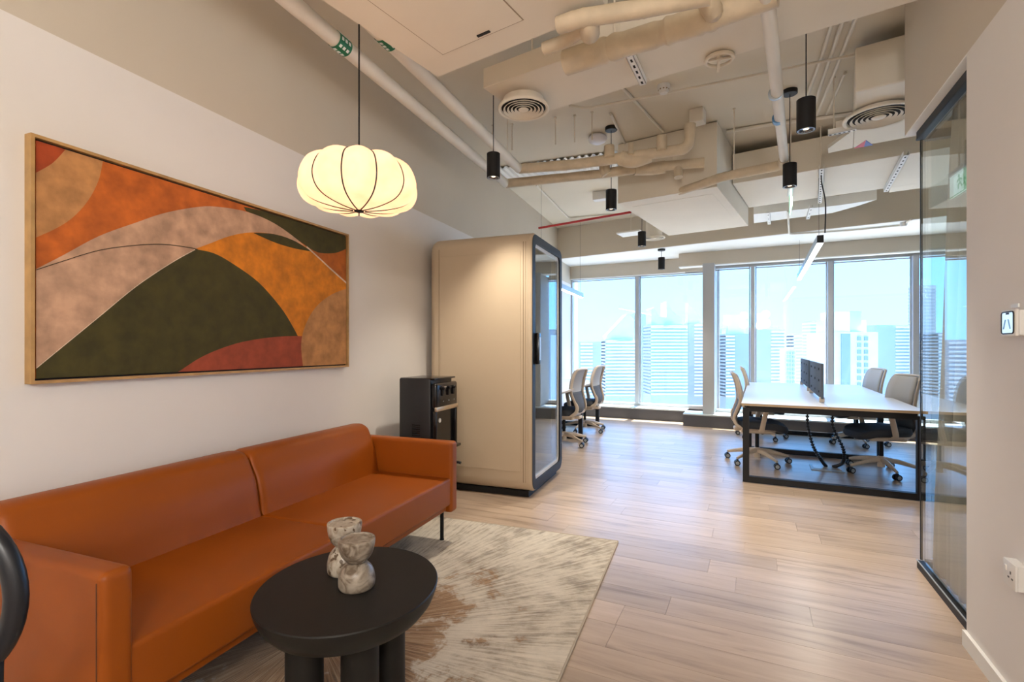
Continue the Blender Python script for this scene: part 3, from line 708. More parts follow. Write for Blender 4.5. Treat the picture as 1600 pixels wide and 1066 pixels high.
# ---- water dispenser
WU0, WU1, WV0, WV1, WZ = 3.345, 3.70, .17, .49, 1.043
wd = empty('water_dispenser', L((WU0 + WU1) / 2, WV0), FL.rz, 'black free-standing water dispenser between sofa and beige booth', 'water dispenser')
wy0, wy1, wD = -(WU1 - WU0) / 2, (WU1 - WU0) / 2, WV1 - WV0
bm = B(); box(bm, (wD / 2 - .02, 0, .525), (wD - .04, wy1 - wy0, 1.03), bevel=.012); obj('body', bm, 'black_plastic', wd, smooth=True)
bm = B(); box(bm, (wD - .012, 0, .99 - .085), (.05, wy1 - wy0 - .004, .20), bevel=.02, seg=3); obj('control_head', bm, 'black_gloss', wd, smooth=True)
bm = B(); box(bm, (wD / 2, 0, 1.036), (wD - .01, wy1 - wy0 - .01, .014), bevel=.006); obj('lid', bm, 'black_gloss', wd, smooth=True)
bm = B(); box(bm, (wD + .006, 0, .805), (.022, wy1 - wy0 + .002, .034), bevel=.006); obj('trim_band', bm, 'champagne', wd, smooth=True)
bm = B(); box(bm, (wD - .022, 0, .64), (.012, wy1 - wy0 - .03, .29)); obj('dispensing_bay', bm, 'black_gloss', wd)
for sy in (-1, 1):
    bm = B(); box(bm, (wD - .005, sy * (wy1 - .016), .64), (.03, .03, .30), bevel=.006); obj('bay_cheek', bm, 'black_gloss', wd, smooth=True)
for y in (-.09, 0, .09):
    bm = B(); cyl(bm, (wD + .018, y, .955), (wD + .018, y, .905), .014, .010, seg=14); box(bm, (wD + .02, y, .965), (.04, .032, .022), bevel=.005); obj('tap', bm, 'black_gloss', wd, smooth=True)
    bm = B(); box(bm, (wD + .014, y + .02, .86), (.003, .012, .004)); obj('indicator', bm, 'galvanised', wd)
bm = B(); box(bm, (wD + .032, -.09, .975), (.028, .03, .008), bevel=.002); obj('tap_lever', bm, 'chrome', wd)
bm = B(); cyl(bm, (wD - .016, -.08, .71), (wD - .010, -.08, .71), .018, seg=20); obj('round_badge', bm, 'white_plastic', wd)
bm = B(); box(bm, (wD + .012, 0, .485), (.07, wy1 - wy0 - .01, .022), bevel=.006); obj('drip_tray', bm, 'black_gloss', wd, smooth=True)
bm = B(); box(bm, (wD - .018, 0, .245), (.03, wy1 - wy0 - .01, .43), bevel=.008); dd = obj('lower_door', bm, 'black_gloss', wd, smooth=True)
bm = B(); box(bm, (wD - .002, .03, .385), (.002, .10, .05)); obj('label_red', bm, 'red_print', dd)
bm = B(); box(bm, (wD - .002, .03, .285), (.002, .10, .14)); obj('label_blue', bm, 'sticker_blue', dd)
bm = B(); tube(bm, smooth_path([(wD - .01, wy1 - .03, .335), (wD + .03, wy1 - .03, .34), (wD + .055, wy1 - .03, .335)], 4), .012, 10); obj('door_knob', bm, 'black_plastic', dd, smooth=True)
for i in range(6):
    bm = B(); box(bm, (wD * .48, wy0 - .0005, .60 + i * .016), (.07, .003, .006)); obj('vent_slat', bm, 'black_gloss', wd)
for x in (.04, wD - .06):
    for y in (wy0 + .04, wy1 - .04): bm = B(); cyl(bm, (x, y, 0), (x, y, .014), .016, seg=12); obj('foot', bm, 'black_plastic', wd)

# ================================================================== DESKS AND TASK CHAIRS
def bench_desk(loc, rz, wid, length, label, screens=True, mods=2):
    """origin: near left floor corner; x across, y along"""
    d = empty('bench_desk', loc, rz, label, 'desk', 'white bench desks')
    H = .752; ft = .055
    for k in range(2):                                                # two rows of tops with a cable slot between
        for j in range(mods):
            x0 = 0 if k == 0 else wid / 2 + .0015; x1 = wid / 2 - .0015 if k == 0 else wid
            y0, y1 = j * length / mods + .0015, (j + 1) * length / mods - .0015
            bm = B(); box(bm, ((x0 + x1) / 2, (y0 + y1) / 2, H - .0125), (x1 - x0, y1 - y0, .023)); tp = obj('worktop', bm, 'desk_white', d)
            bm = B(); box(bm, ((x0 + x1) / 2, y0 - .0008, H - .0125), (x1 - x0, .0016, .022)); obj('edge_band', bm, 'desk_edge', tp)
            for sx, xx in (((-1, x0),) if k == 0 else ((1, x1),)):
                bm = B(); box(bm, (xx + sx * .0008, (y0 + y1) / 2, H - .0125), (.0016, y1 - y0, .022)); obj('edge_band', bm, 'desk_edge', tp)
    ys = [.035] + [length * j / mods for j in range(1, mods)] + [length - .035]
    for i, y in enumerate(ys):                                        # closed rectangular leg frames
        for x in (.04, wid - .04):
            bm = B(); box(bm, (x, y, .355), (ft, ft, .70)); obj('leg', bm, 'charcoal_frame', d)
        bm = B(); box(bm, (wid / 2, y, .7025), (wid - .08 - ft, ft * .98, .055)); obj('top_rail', bm, 'charcoal_frame', d)
        bm = B(); box(bm, (wid / 2, y, .0325), (wid - .08 - ft, ft * .98, .055)); obj('foot_rail', bm, 'charcoal_frame', d)
        for q in range(7):
            bm = B(); box(bm, (.12 + q * (wid - .24) / 6, y, .7335), (.05, .03, .009)); obj('spacer', bm, 'black_metal', d)
    for x in (.16, wid - .16):
        bm = B(); box(bm, (x, length / 2, .705), (.04, length - .1, .04)); obj('beam', bm, 'charcoal_frame', d)
    bm = B(); box(bm, (wid / 2, length / 2, .66), (.22, length - .5, .012)); obj('cable_tray', bm, 'charcoal_frame', d)
    return d
DW, DLEN = 1.40, 3.2
DP = W(1160.5, 753.5, z=0)
RZD = -math.radians(26.4); 
desk_o = Vector((DP.x, DP.y, 0)) - Matrix.Rotation(RZD, 3, 'Z') @ Vector((.012, .008, 0))
desk1 = bench_desk(desk_o, RZD, DW, DLEN, 'white four-person bench desk on black frames, right of the aisle')
def on_desk(x, y, z=0.0): return desk_o + Matrix.Rotation(RZD, 3, 'Z') @ Vector((x, y, z))
# felt screens
def screen(y0, y1, label):
    s = empty('desk_screen', on_desk(DW / 2 - .01, (y0 + y1) / 2, .752), RZD, label, 'desk screen', 'felt desk screens')
    bm = B(); box(bm, (0, 0, .205), (.022, y1 - y0, .335), bevel=.006); p = obj('panel', bm, 'felt_grey', s, smooth=True)
    for i in range(3):
        for j in range(3):
            yy = -(y1 - y0) / 2 + (i + .5) * (y1 - y0) / 3; zz = .095 + j * .11
            if (i + j) % 2 == 0 or True:
                bm = B(); box(bm, (0, yy, zz), (.030, .035, .020)); obj('tuft', bm, 'felt_dot', p)
    for yy in (-(y1 - y0) / 2 + .05, (y1 - y0) / 2 - .05):
        bm = B(); box(bm, (0, yy, .026), (.045, .03, .05), bevel=.006); obj('clamp', bm, 'cream_plastic', s)
screen(.34, 1.52, 'dark grey felt screen at the near end of the desk')
screen(1.74, 3.0, 'dark grey felt screen at the window end of the desk')
# floor box and cable spines
fb = empty('floor_box', on_desk(.79, .98), RZD, 'open metal floor box flap below the bench desk', 'floor box')
bm = B(); box(bm, (0, 0, .004), (.30, .26, .008)); obj('frame', bm, 'galvanised', fb)
bm = B(); box(bm, (0, .02, .0095), (.25, .20, .003)); obj('lid', bm, 'floor_wood', fb)
for k, (x0, dx) in enumerate(((.62, .10), (.86, -.02))):
    pts = smooth_path([on_desk(x0, 1.02, .655), on_desk(x0 + dx * .1 - .01, 1.02, .45), on_desk(x0 + dx * .5 + (.0 if k == 0 else .09), 1.02, .22), on_desk(x0 + dx + (.03 if k == 0 else .10), 1.03, .07), on_desk(x0 + dx + .07 - (.0 if k == 0 else .06), 1.03, .014)], 7)
    cs_ = empty('cable_spine', pts[-1], 0, ('black cable spine under the desk, nearer the aisle', 'black cable spine under the desk, nearer the glass room')[k], 'cable', 'cable spines under the desk')
    base = Vector(pts[-1])
    bm = B(); tube(bm, [p - base for p in pts], .009, 8); obj('cable', bm, 'black_plastic', cs_, smooth=True)
    bm = B(); lk = None
    for i in range(0, len(pts) - 1, 1):
        a, b = pts[i] - base, pts[i + 1] - base; m_ = (a + b) / 2; dd_ = (b - a).normalized()
        bm = B(); cyl(bm, m_ - dd_ * .009, m_ + dd_ * .009, .019, .016, seg=8); obj('link', bm, 'black_plastic', cs_)

# ---- task chair; faces +y
def make_chair():
    c = empty('task_chair', (0, 0, 0))
    # base
    for i in range(5):
        a = math.radians(90 + 72 * i + 12); d = Vector((math.cos(a), math.sin(a), 0))
        bm = B(); pts = [d * .03 + Vector((0, 0, .135)), d * .14 + Vector((0, 0, .125)), d * .27 + Vector((0, 0, .092)), d * .325 + Vector((0, 0, .078))]
        tube(bm, pts, [.027, .024, .018, .015], 8, flat=.8); lg = obj('base_leg', bm, 'cream_plastic', c, smooth=True)
        q = d * .325; side = Vector((-d.y, d.x, 0)); tr = (side * math.cos(i * 1.3) + d * math.sin(i * 1.3))
        bm = B()
        for s in (-1, 1): cyl(bm, q + tr * (s * .010) + Vector((0, 0, .03)), q + tr * (s * .028) + Vector((0, 0, .03)), .030, seg=16)
        box(bm, q + Vector((0, 0, .052)), (.022, .022, .03)); wh = obj('caster', bm, 'black_plastic', lg, smooth=True)
        for s in (-1, 1): bm = B(); cyl(bm, q + tr * (s * .0275) + Vector((0, 0, .03)), q + tr * (s * .0295) + Vector((0, 0, .03)), .019, seg=14); obj('hub_cap', bm, 'galvanised', lg)
    bm = B(); cyl(bm, (0, 0, .06), (0, 0, .16), .034, seg=18); cyl(bm, (0, 0, .155), (0, 0, .17), .04, .025, seg=18); obj('hub', bm, 'cream_plastic', c, smooth=True)
    bm = B(); cyl(bm, (0, 0, .16), (0, 0, .35), .020, seg=14); obj('gas_lift', bm, 'black_metal', c, smooth=True)
    bm = B(); box(bm, (0, 0, .365), (.30, .34, .05), bevel=.02, seg=3); box(bm, (0, -.16, .37), (.12, .16, .045), bevel=.015); obj('tilt_mechanism', bm, 'cream_plastic', c, smooth=True)
    # seat: rounded pad with falling front
    bm = B(); loops = []
    out = rrect(-.245, .245, -.20, .29, .12, 6)
    def pad(s, z): return [(x * s, (y - .01) * s + .01, z - (max(0, y - .08) ** 2) * 1.1) for x, y in out]
    loft(bm, [pad(.80, .398), pad(.95, .402), pad(1.0, .425), pad(1.0, .45), pad(.96, .473), pad(.85, .482), pad(.45, .480)]); obj('seat', bm, 'seat_fabric', c, smooth=True)
    bm = B(); out2 = rrect(-.22, .22, -.19, .24, .1, 5); loft(bm, [[(x * .8, y * .8, .378) for x, y in out2], [(x, y, .388) for x, y in out2], [(x, y, .402) for x, y in out2]]); obj('seat_pan', bm, 'cream_plastic', c, smooth=True)
    # back: side profile (y, z) and half width
    prof_ = smooth_path([(-.09, .20, .395), (-.205, .175, .42), (-.245, .165, .50), (-.215, .195, .60), (-.185, .215, .70), (-.195, .222, .82), (-.225, .212, .93), (-.25, .190, .985)], 4)
    P = [(p.x, p.y, p.z) for p in prof_]
    left = [Vector((-w, y, z)) for y, w, z in P]; right = [Vector((w, y, z)) for y, w, z in P]
    top = [Vector((x, -.256, 1.0 - abs(x) ** 3 * 1.2)) for x in (-.17, -.1, 0, .1, .17)]
    bm = B(); tube(bm, left + top + right[::-1], [.016 if p.z > .55 else .022 for p in left + top + right], 8, flat=.75); bf = obj('back_frame', bm, 'cream_plastic', c, smooth=True)
    def sheet(z0, z1, dy, m, nm):
        rows = [(y, w, z) for y, w, z in P if z0 <= z <= z1]
        bm = B(); g = []
        for y, w, z in rows: g.append([Vector((x * (w - .004), y + dy - .035 * (1 - x * x) * 1.0 * -1 * 0 + .03 * (x * x), z)) for x in (-1, -.6, -.2, .2, .6, 1)])
        vs = [[bm.verts.new(p) for p in r] for r in g]
        for a, b in zip(vs, vs[1:]):
            for k in range(5): bm.faces.new((a[k], a[k + 1], b[k + 1], b[k]))
        o = obj(nm, bm, m, c, smooth=True); md = o.modifiers.new('thick', 'SOLIDIFY'); md.thickness = .018; md.offset = 0
        return o
    sheet(.66, 1.0, -.004, 'back_fabric', 'backrest'); sheet(.42, .70, -.006, 'mesh_dark', 'lumbar_mesh')
    bm = B(); box(bm, (0, -.222, .44), (.32, .022, .05), bevel=.008); obj('back_yoke', bm, 'cream_plastic', c, smooth=True)
    for s in (-1, 1):
        bm = B(); tube(bm, smooth_path([(s * .20, .02, .385), (s * .275, .02, .40), (s * .285, .035, .48), (s * .28, .06, .60), (s * .28, .065, .645)], 4), .020, 8, flat=1.3); ar = obj('arm_post', bm, 'cream_plastic', c, smooth=True)
        bm = B(); box(bm, (s * .275, .085, .66), (.085, .25, .028), bevel=.012, seg=3); obj('arm_pad', bm, 'cream_plastic', ar, smooth=True)
    return c
chair0 = make_chair(); used = [False]
def place_chair(loc, rz, label, group):
    o = chair0 if not used[0] else copy_tree(chair0); used[0] = True
    o.location = loc; o.rotation_euler = (0, 0, rz); tag(o, label, 'chair', group)
grp = 'cream task chairs at the desks'
c1 = on_desk(.13, .98); c2 = on_desk(1.27, 1.04)
place_chair(c1, RZD - math.pi / 2 + .10, 'cream task chair with dark seat, desk side by the aisle, near one', grp)
place_chair(on_desk(.17, 2.7), RZD - math.pi / 2 + .05, 'cream task chair on the aisle side of the desk, near the window', grp)
place_chair(c2, RZD + math.pi / 2 + .32, 'cream task chair with dark seat, nearest the glass partition', grp)
place_chair(on_desk(1.31, 2.74), RZD + math.pi / 2 + .25, 'cream task chair on the glass-room side, near the window', grp)
# left desk, half hidden by the booth
D2 = Vector((.953, 6.95, 0)); RZ2 = FL.rz
d2o = D2 - FL.d * 1.24 - FL.e * 1.36 + Vector((0, 0, 0))
bench_desk(d2o, RZ2, 1.40, 2.5, 'white bench desk half hidden behind the beige booth', mods=2)
place_chair(Vector((.69, 6.62, 0)), RZ2 + math.pi / 2 - .12, 'cream task chair seen from behind, right beside the booth', grp)
place_chair(Vector((1.12, 7.68, 0)), RZ2 + math.pi / 2 - .12, 'cream task chair seen from behind, by the left window bay', grp)
# ---- suspended linear lights
def linear_light(a, b, ztop, label, w=.055, h=.075):
    a, b = Vector(a), Vector(b); d = (b - a); ln = d.length; rz = -math.atan2(d.x, d.y)
    o = empty('linear_light', (a + b) / 2, rz, label, 'linear lamp', 'suspended linear lights')
    bm = B(); box(bm, (0, 0, 0), (w, ln, h)); obj('housing', bm, 'black_metal' if False else 'galvanised', o)
    for s in (-1, 1): bm = B(); box(bm, (0, s * (ln / 2 + .003), 0), (w, .006, h)); obj('end_cap', bm, 'charcoal_frame', o)
    bm = B(); box(bm, (0, 0, -h / 2 - .002), (w - .008, ln - .01, .004)); obj('diffuser', bm, 'led_strip', o)
    for s in (-1, 1): bm = B(); cyl(bm, (0, s * (ln / 2 - .12), h / 2), (0, s * (ln / 2 - .12), (ztop[0] if s < 0 else ztop[1]) - a.z), .0015, seg=6); obj('wire', bm, 'black_metal', o)
    return o
ll = linear_light(on_desk(DW / 2 - .02, .42, 2.325), on_desk(DW / 2 - .02, 3.35, 2.325), (2.999, SOFF - .006), 'white linear light hanging over the right bench desk')
pts = [W(1289, 364, t=4.83), W(1290, 330, t=4.83), W(1289, 310, t=4.83), W(1284, 286, t=4.84), W(1283, 270, t=4.84)]
base = ll.matrix_basis.inverted()
bm = B(); tube(bm, [base @ p for p in smooth_path(pts, 4)], .006, 8); obj('power_cord', bm, 'black_plastic', ll, smooth=True)
e2 = W(909, 462, z=2.15)
linear_light(e2 - FL.d * 2.4, e2, (3.366, CEIL), 'white linear light hanging beyond the booth')

# ================================================================== RIGHT WALL FITTINGS
def wall_box(name, pxl, pyc, w, h, dep, label, cat):
    b = (pxl - CX) / FPX; t = (WALL_R - dep) / (b * FG.e.x + FG.e.y * 1) if False else (WALL_R - dep) / (b * math.cos(PHI_G) - math.sin(PHI_G))
    P = Vector((b * t, t, CAMH - (pyc - HY) / FPX * t)); a = P.dot(FG.d)
    return empty(name, G(a - w / 2, 0, P.z - h / 2), FG.rz, label, cat)
wb = wall_box('door_release', 1565, 506, .105, .092, .045, 'white framed door release button on the right wall', 'switch')
bm = B(); box(bm, (-.018, 0, .046), (.036, .098, .086), bevel=.004); obj('back_box', bm, 'white_plastic', wb)
bm = B(); box(bm, (-.041, 0, .046), (.012, .105, .092), bevel=.006, seg=3); obj('bezel', bm, 'white_plastic', wb, smooth=True)
bm = B(); box(bm, (-.047, 0, .047), (.003, .082, .07), bevel=.001); obj('cover', bm, 'cover_sheen', wb)
bm = B(); tube(bm, [(-.0485, y, .047 + z) for y, z in rrect(-.043, .043, -.037, .037, .01, 4)], .0022, 6, closed=True); obj('gasket', bm, 'charcoal_frame', wb)
bm = B(); box(bm, (-.049, -.002, .078), (.003, .018, .006)); obj('latch', bm, 'charcoal_frame', wb)
for y0, y1 in ((.012, .026), (-.008, -.022)):
    bm = B(); bar(bm, (-.0490, y0, .058), (-.0490, y1, .026), .004, .002); obj('arrow_mark', bm, 'sticker_blue', wb)
wt = wall_box('name_tag', 1580, 479, .055, .013, .002, 'tiny white label stuck above the door release', 'label')
bm = B(); box(bm, (-.002, 0, .007), (.004, .055, .013)); obj('tag_plate', bm, 'tape_white', wt)
ws = wall_box('wall_socket', 1567, 889, .088, .088, .036, 'white surface-mounted power socket low on the right wall', 'socket')
bm = B(); box(bm, (-.014, 0, .044), (.028, .086, .086), bevel=.002); obj('back_box', bm, 'white_plastic', ws)
bm = B(); box(bm, (-.032, 0, .044), (.008, .088, .088), bevel=.003); obj('face_plate', bm, 'white_plastic', ws, smooth=True)
for y, z, a, b in ((.0, .052, .006, .010), (-.012, .034, .010, .005), (.014, .034, .010, .005)):
    bm = B(); box(bm, (-.0362, y - .012, z), (.002, a, b)); obj('pin_hole', bm, 'black_plastic', ws)
bm = B(); box(bm, (-.037, .020, .060), (.005, .012, .018), bevel=.002); obj('rocker', bm, 'white_plastic', ws)

# ================================================================== CEILING SERVICES
def prism_m(a0, b0, a1, b1, z0, z1, bevel=0.0):
    """box in the beam frame between two plan corners"""
    bm = B(); prism(bm, [FM(a0, b0), FM(a1, b0), FM(a1, b1), FM(a0, b1)], z0, z1)
    if bevel: bmesh.ops.bevel(bm, geom=bm.edges[:], offset=bevel, segments=2, affect='EDGES')
    return bm
def ab(p): return p.dot(FM.e), p.dot(FM.d)
def rods(parent, spots, z0, r=.006, m='duct_paint', top=CEIL):
    inv = parent.matrix_basis.inverted()
    for p in spots:
        a = Vector((p[0], p[1], z0)); b = Vector((p[0], p[1], top))
        bm = B(); cyl(bm, inv @ a, inv @ b, r, seg=8); cyl(bm, inv @ (b - Vector((0, 0, .012))), inv @ b, r * 2.6, seg=8); obj('hanger_rod', bm, m, parent)
# near service box with hatch
BXZ = 2.84
ka, kb = ab(W(684, 120, z=BXZ)); bw = ab(W(950, 14, z=BXZ))[0] - ka
bx = empty('service_box', FM(ka + bw / 2, kb - .8, BXZ), FM.rz, 'boxed-in ceiling unit with a flush hatch above the lantern', 'ceiling unit')
bm = B(); box(bm, (0, 0, .025), (bw, 1.6, .05)); obj('casing', bm, 'duct_paint', bx)
h1 = ab(W(694, 85.5, z=BXZ)); h2 = ab(W(814.5, 28.7, z=BXZ))
hx0, hx1, hy1 = h1[0] - (ka + bw / 2), h2[0] - (ka + bw / 2), (h1[1] + h2[1]) / 2 - (kb - .8)
bm = B(); box(bm, ((hx0 + hx1) / 2, hy1 - .6, -.0005), (hx1 - hx0 + .010, 1.210, .003)); obj('hatch_gap', bm, 'booth_seam', bx)
bm = B(); box(bm, ((hx0 + hx1) / 2, hy1 - .6, -.0022), (hx1 - hx0, 1.2, .003)); ht = obj('hatch', bm, 'duct_paint', bx)
hp = ab(W(755.5, 51, z=BXZ)); bm = B(); box(bm, (hp[0] - (ka + bw / 2), hp[1] - (kb - .8), -.006), (.075, .014, .006)); obj('handle', bm, 'black_metal', ht)
rods(bx, [FM(ka + .15, kb - .2), FM(ka + bw - .15, kb - .2), FM(ka + .15, kb - 1.4), FM(ka + bw - .15, kb - 1.4)], BXZ + .05)
# main duct with the nearest diffuser
da, db = ab(W(755, 138, z=3.0)); dw = .525
dc = empty('air_duct', FM(da + 1.7, db + dw / 2, 3.0), FM.rz, 'flat beige air duct crossing behind the service box', 'duct')
bm = B(); box(bm, (0, 0, .065), (3.4, dw, .13), bevel=.004); obj('casing', bm, 'duct_paint', dc)
for x in (-.75, .35, 1.3): bm = B(); box(bm, (x, 0, .065), (.004, dw + .004, .133)); obj('joint', bm, 'duct_paint', dc)
rods(dc, [FM(da + .35, db + .05), FM(da + .35, db + dw - .05), FM(da + 1.9, db + dw - .04), FM(da + 1.9, db + .04)], 3.13)
def diffuser(p, r, ztop, label, neck=.8, tilt=0):
    o = empty('air_diffuser', p, 0, label, 'diffuser', 'round ceiling diffusers')
    bm = B(); lathe(bm, [(r * .97, .022), (r, .012), (r, .004), (r * .975, -.002), (r * .90, .0), (r * .865, .008), (r * .855, .02), (r * .88, .03)], 48); obj('outer_ring', bm, 'duct_paint', o, smooth=True)
    for f in (.78, .635, .49, .345):
        bm = B(); lathe(bm, [(r * f, -.004), (r * (f + .010), -.001), (r * (f - .055), .010), (r * (f - .068), .008), (r * f, -.004)], 44); obj('cone', bm, 'duct_paint', o, smooth=True)
    bm = B(); lathe(bm, [(0, -.004), (r * .175, -.003), (r * .205, .002), (r * .15, .01), (0, .01)], 32); obj('core', bm, 'duct_paint', o, smooth=True)
    bm = B(); lathe(bm, [(0, .014), (r * .87, .014)], 40); obj('throat', bm, 'void_black', o)
    bm = B(); lathe(bm, [(r * neck, .03), (r * neck, ztop - p.z), (0, ztop - p.z)], 40); obj('neck', bm, 'duct_paint', o, smooth=True)
    return o
diffuser(W(818, 172, z=2.93), .178, 3.0, 'round louvred diffuser under the duct beside the lantern')
# big casing in the middle
na, nb_ = ab(W(965.5, 318, z=2.78)); fa = ab(W(1120, 291.5, z=2.78))[0]; fb_ = ab(W(1178, 352, z=2.78))[1]
f2 = empty('fan_coil_casing', FM((na + fa) / 2, (nb_ + fb_) / 2, 2.78), FM.rz, 'large square beige casing hanging in the middle of the ceiling', 'ceiling unit')
bm = B(); box(bm, (0, 0, .305), (fa - na, fb_ - nb_, .61)); obj('casing', bm, 'duct_paint', f2)
bm = B(); box(bm, (0, -.15, -.001), (fa - na - .16, (fb_ - nb_) - .7, .003)); obj('hatch', bm, 'duct_paint', f2)
bm = B(); box(bm, (-.02, -(fb_ - nb_) / 2 - .005, .35), (.2, .02, .14)); obj('spigot_plate', bm, 'duct_paint', f2)
jb = W(1090, 190, z=3.3); o = obj('junction_box', box(B(), (jb.x, jb.y, 3.34), (.12, .12, .12), rot=RZ(FM.rz), bevel=.006), 'pipe_paint', recenter=True); tag(o, 'small beige junction box on the slab by the big casing', 'junction box')
# cross duct to the right of the casing
qa, qb = ab(W(1265, 267, z=3.0)); rb = ab(W(1295, 307, z=3.0))[1]
d4 = empty('air_duct', FM(fa + 2.25, (qb + rb) / 2, 3.0), FM.rz, 'wide flat air duct running right from the big casing', 'duct')
bm = B(); box(bm, (0, 0, .155), (4.48, rb - qb, .31), bevel=.005); obj('casing', bm, 'duct_paint', d4)
for x in (-.9, .4, 1.5): bm = B(); box(bm, (x, 0, .155), (.004, rb - qb + .006, .315)); obj('joint', bm, 'duct_paint', d4)
bm = B(); box(bm, (-.3, (rb - qb) / 2 + .10, .10), (1.1, .2, .2)); obj('step', bm, 'duct_paint', d4)
rods(d4, [FM(fa + .8, qb - .03), FM(fa + 2.0, qb - .03), FM(fa + 1.4, rb + .03)], 3.0)
# narrow white duct further back
p6 = [W(1177, 336, z=3.02), W(1330, 318, z=3.02)]
s6 = [W(1177.5, 335, z=3.0), W(1310, 321, z=3.0), W(1370, 312, z=3.0), W(1340, 322, z=3.0), W(1300, 333, z=3.0), W(1262, 338, z=3.0), W(1178, 349, z=3.0)]
o = obj('air_duct', prism(B(), s6, 3.0, 3.12), 'white_paint', recenter=True); tag(o, 'narrow white duct with a curved end near the dropped beam', 'duct')
rods(o, [W(1262, 330, z=3.0), W(1200, 338, z=3.0)], 3.12)
# right plenum with diffuser and triangle sticker
A_ = W(1336, 144, z=3.0); pa_, pb_ = ab(A_); far_b = ab(W(1345, 229, z=3.0))[1]
pl = empty('air_plenum', FM(pa_ + .55, (pb_ + far_b) / 2, 3.0), FM.rz, 'beige plenum box with round diffuser beside the right bulkhead', 'ceiling unit')
PLD = far_b - pb_
bm = B(); box(bm, (0, 0, .15), (1.1, PLD, .30), bevel=.012); obj('casing', bm, 'duct_paint', pl)
fx = ab(W(1294, 236, z=3.0))[0] - (pa_ + .55)
bm = B(); prism(bm, [(-.55, PLD * .12), (-.55, PLD / 2), (fx, PLD / 2 + .02), (fx, PLD / 2 - .10)], .0, .03); obj('flange', bm, 'duct_paint', pl)
bm = B(); box(bm, (-.62, PLD / 2 - .16, .10), (.10, .10, .16)); obj('bracket', bm, 'pipe_paint', pl)
tp_ = [W(1334, 232, z=3.0), W(1353, 219, z=3.0), W(1364, 226.5, z=3.0)]; mid = W(1350, 229.2, z=3.0)
inv = pl.matrix_basis.inverted() if False else (Matrix.Translation(pl.location) @ Matrix.Rotation(FM.rz, 4, 'Z')).inverted()
for nm, tri, m in (('sticker_half', (tp_[0], tp_[1], mid), 'red_print'), ('sticker_half', (tp_[1], tp_[2], mid), 'blue_print')):
    bm = B(); slab(bm, [inv @ p for p in tri], (0, 0, -.002)); obj(nm, bm, m, pl)
diffuser(W(1373, 184, z=2.965), .225, 3.0, 'round louvred diffuser on the plenum beside the right bulkhead', .88)
# far diffuser and plate near the windows
dfp = W(1022, 373, z=2.88)
diffuser(dfp, .155, CEIL, 'small round diffuser in front of the window beam', .75)
o = obj('access_panel', box(B(), (W(986, 366, z=2.9).x, W(986, 366, z=2.9).y, 2.91), (.34, .26, .02), rot=RZ(FM.rz)), 'white_paint', recenter=True); tag(o, 'small white panel hanging left of the far diffuser', 'panel')
rods(o, [W(986, 366, z=2.9)], 2.92)

# ---- pipes
def pipe(name, pts, r, m, label, cat='pipe', group=None, rad=.10, seg=14, bumps=None, rodspots=None, n=5):
    path = round_path(pts, rad, n) if len(pts) > 2 else [Vector(p) for p in pts]
    # resample long spans so that wrapping can bulge
    out = [path[0]]
    for a, b in zip(path, path[1:]):
        k = max(1, int((b - a).length / .12)) if bumps else 1
        for i in range(1, k + 1): out.append(a.lerp(b, i / k))
    R = [r * (1 + (bumps or 0) * (random.random() - .5) * 2) for _ in out]
    c = (out[0] + out[-1]) / 2; c = Vector((c.x, c.y, min(p.z for p in out) - r))
    o = empty(name, c, 0, label, cat, group)
    bm = B(); tube(bm, [p - c for p in out], R, seg); obj('run', bm, m, o, smooth=True)
    if rodspots: rods(o, rodspots, max(p.z for p in out) if True else 0, .005)
    return o
PZ = 2.95
p1e, p2e = W(791, 287, z=PZ), W(811, 264, z=PZ)
d1 = p1e - FL.d * 4.4; d2_ = p2e - FL.d * 4.2
pp1 = pipe('ceiling_pipe', [d1, p1e], .043, 'pipe_paint', 'painted ceiling pipe nearest the left wall with green band', bumps=.03, rodspots=[p1e - FL.d * .35])
pp2 = pipe('ceiling_pipe', [d2_, p2e], .043, 'pipe_paint', 'painted ceiling pipe beside the service box with green band', bumps=.03, rodspots=[p2e - FL.d * .3])
def band(par, px, py, z, r, m, wd=.10, text=True):
    q = W(px, py, z=z); inv = par.matrix_basis.inverted(); dirv = FL.d
    e_ = p1e if par is pp1 else p2e; q = e_ + dirv * (q - e_).dot(dirv)
    bm = B(); cyl(bm, inv @ (q - dirv * wd / 2), inv @ (q + dirv * wd / 2), r * 1.055, seg=24, caps=False); bd = obj('band', bm, m, par, smooth=True)
    if text:
        for k in range(5):
            a = math.radians(-150 + 50 * k); side = (FL.e * math.cos(a) + Vector((0, 0, 1)) * math.sin(a)) * (r * 1.06)
            for j in (-.028, 0, .028):
                t_ = Vector((0, 0, 1)).cross(side.normalized()); c0 = q + side + dirv * j
                bm = B(); box(bm, inv @ c0, (.003, .016, .016), rot=align(side.normalized()) @ Matrix.Rotation(math.pi / 2, 3, 'Y')); obj('band_mark', bm, 'tape_white', bd)
q1 = W(523, 70, z=PZ); band(pp1, 523, 70, PZ, .043, 'green_tape'); band(pp2, 592, 62, PZ, .043, 'green_tape')
q2 = pipe('ceiling_pipe', [p2e + Vector((0, 0, .0)), W(900, 257, z=PZ), W(968, 247, z=PZ), W(1078, 232, z=PZ), W(1078, 232, z=PZ) + Vector((0, 0, .2))], .046, 'wrap_paint', 'wrapped pipe turning up at its right end before the big casing', rad=.09, bumps=.05,
          rodspots=[W(898, 257, z=PZ), W(925, 253, z=PZ), W(868, 260, z=PZ), W(800, 268, z=PZ)])
q1p = pipe('ceiling_pipe', [p1e, W(938, 272, z=PZ), W(1000, 263, z=PZ), W(1100, 254, z=PZ)], .044, 'wrap_paint', 'wrapped lower pipe running from the wall to the big casing', rad=.05, bumps=.06)
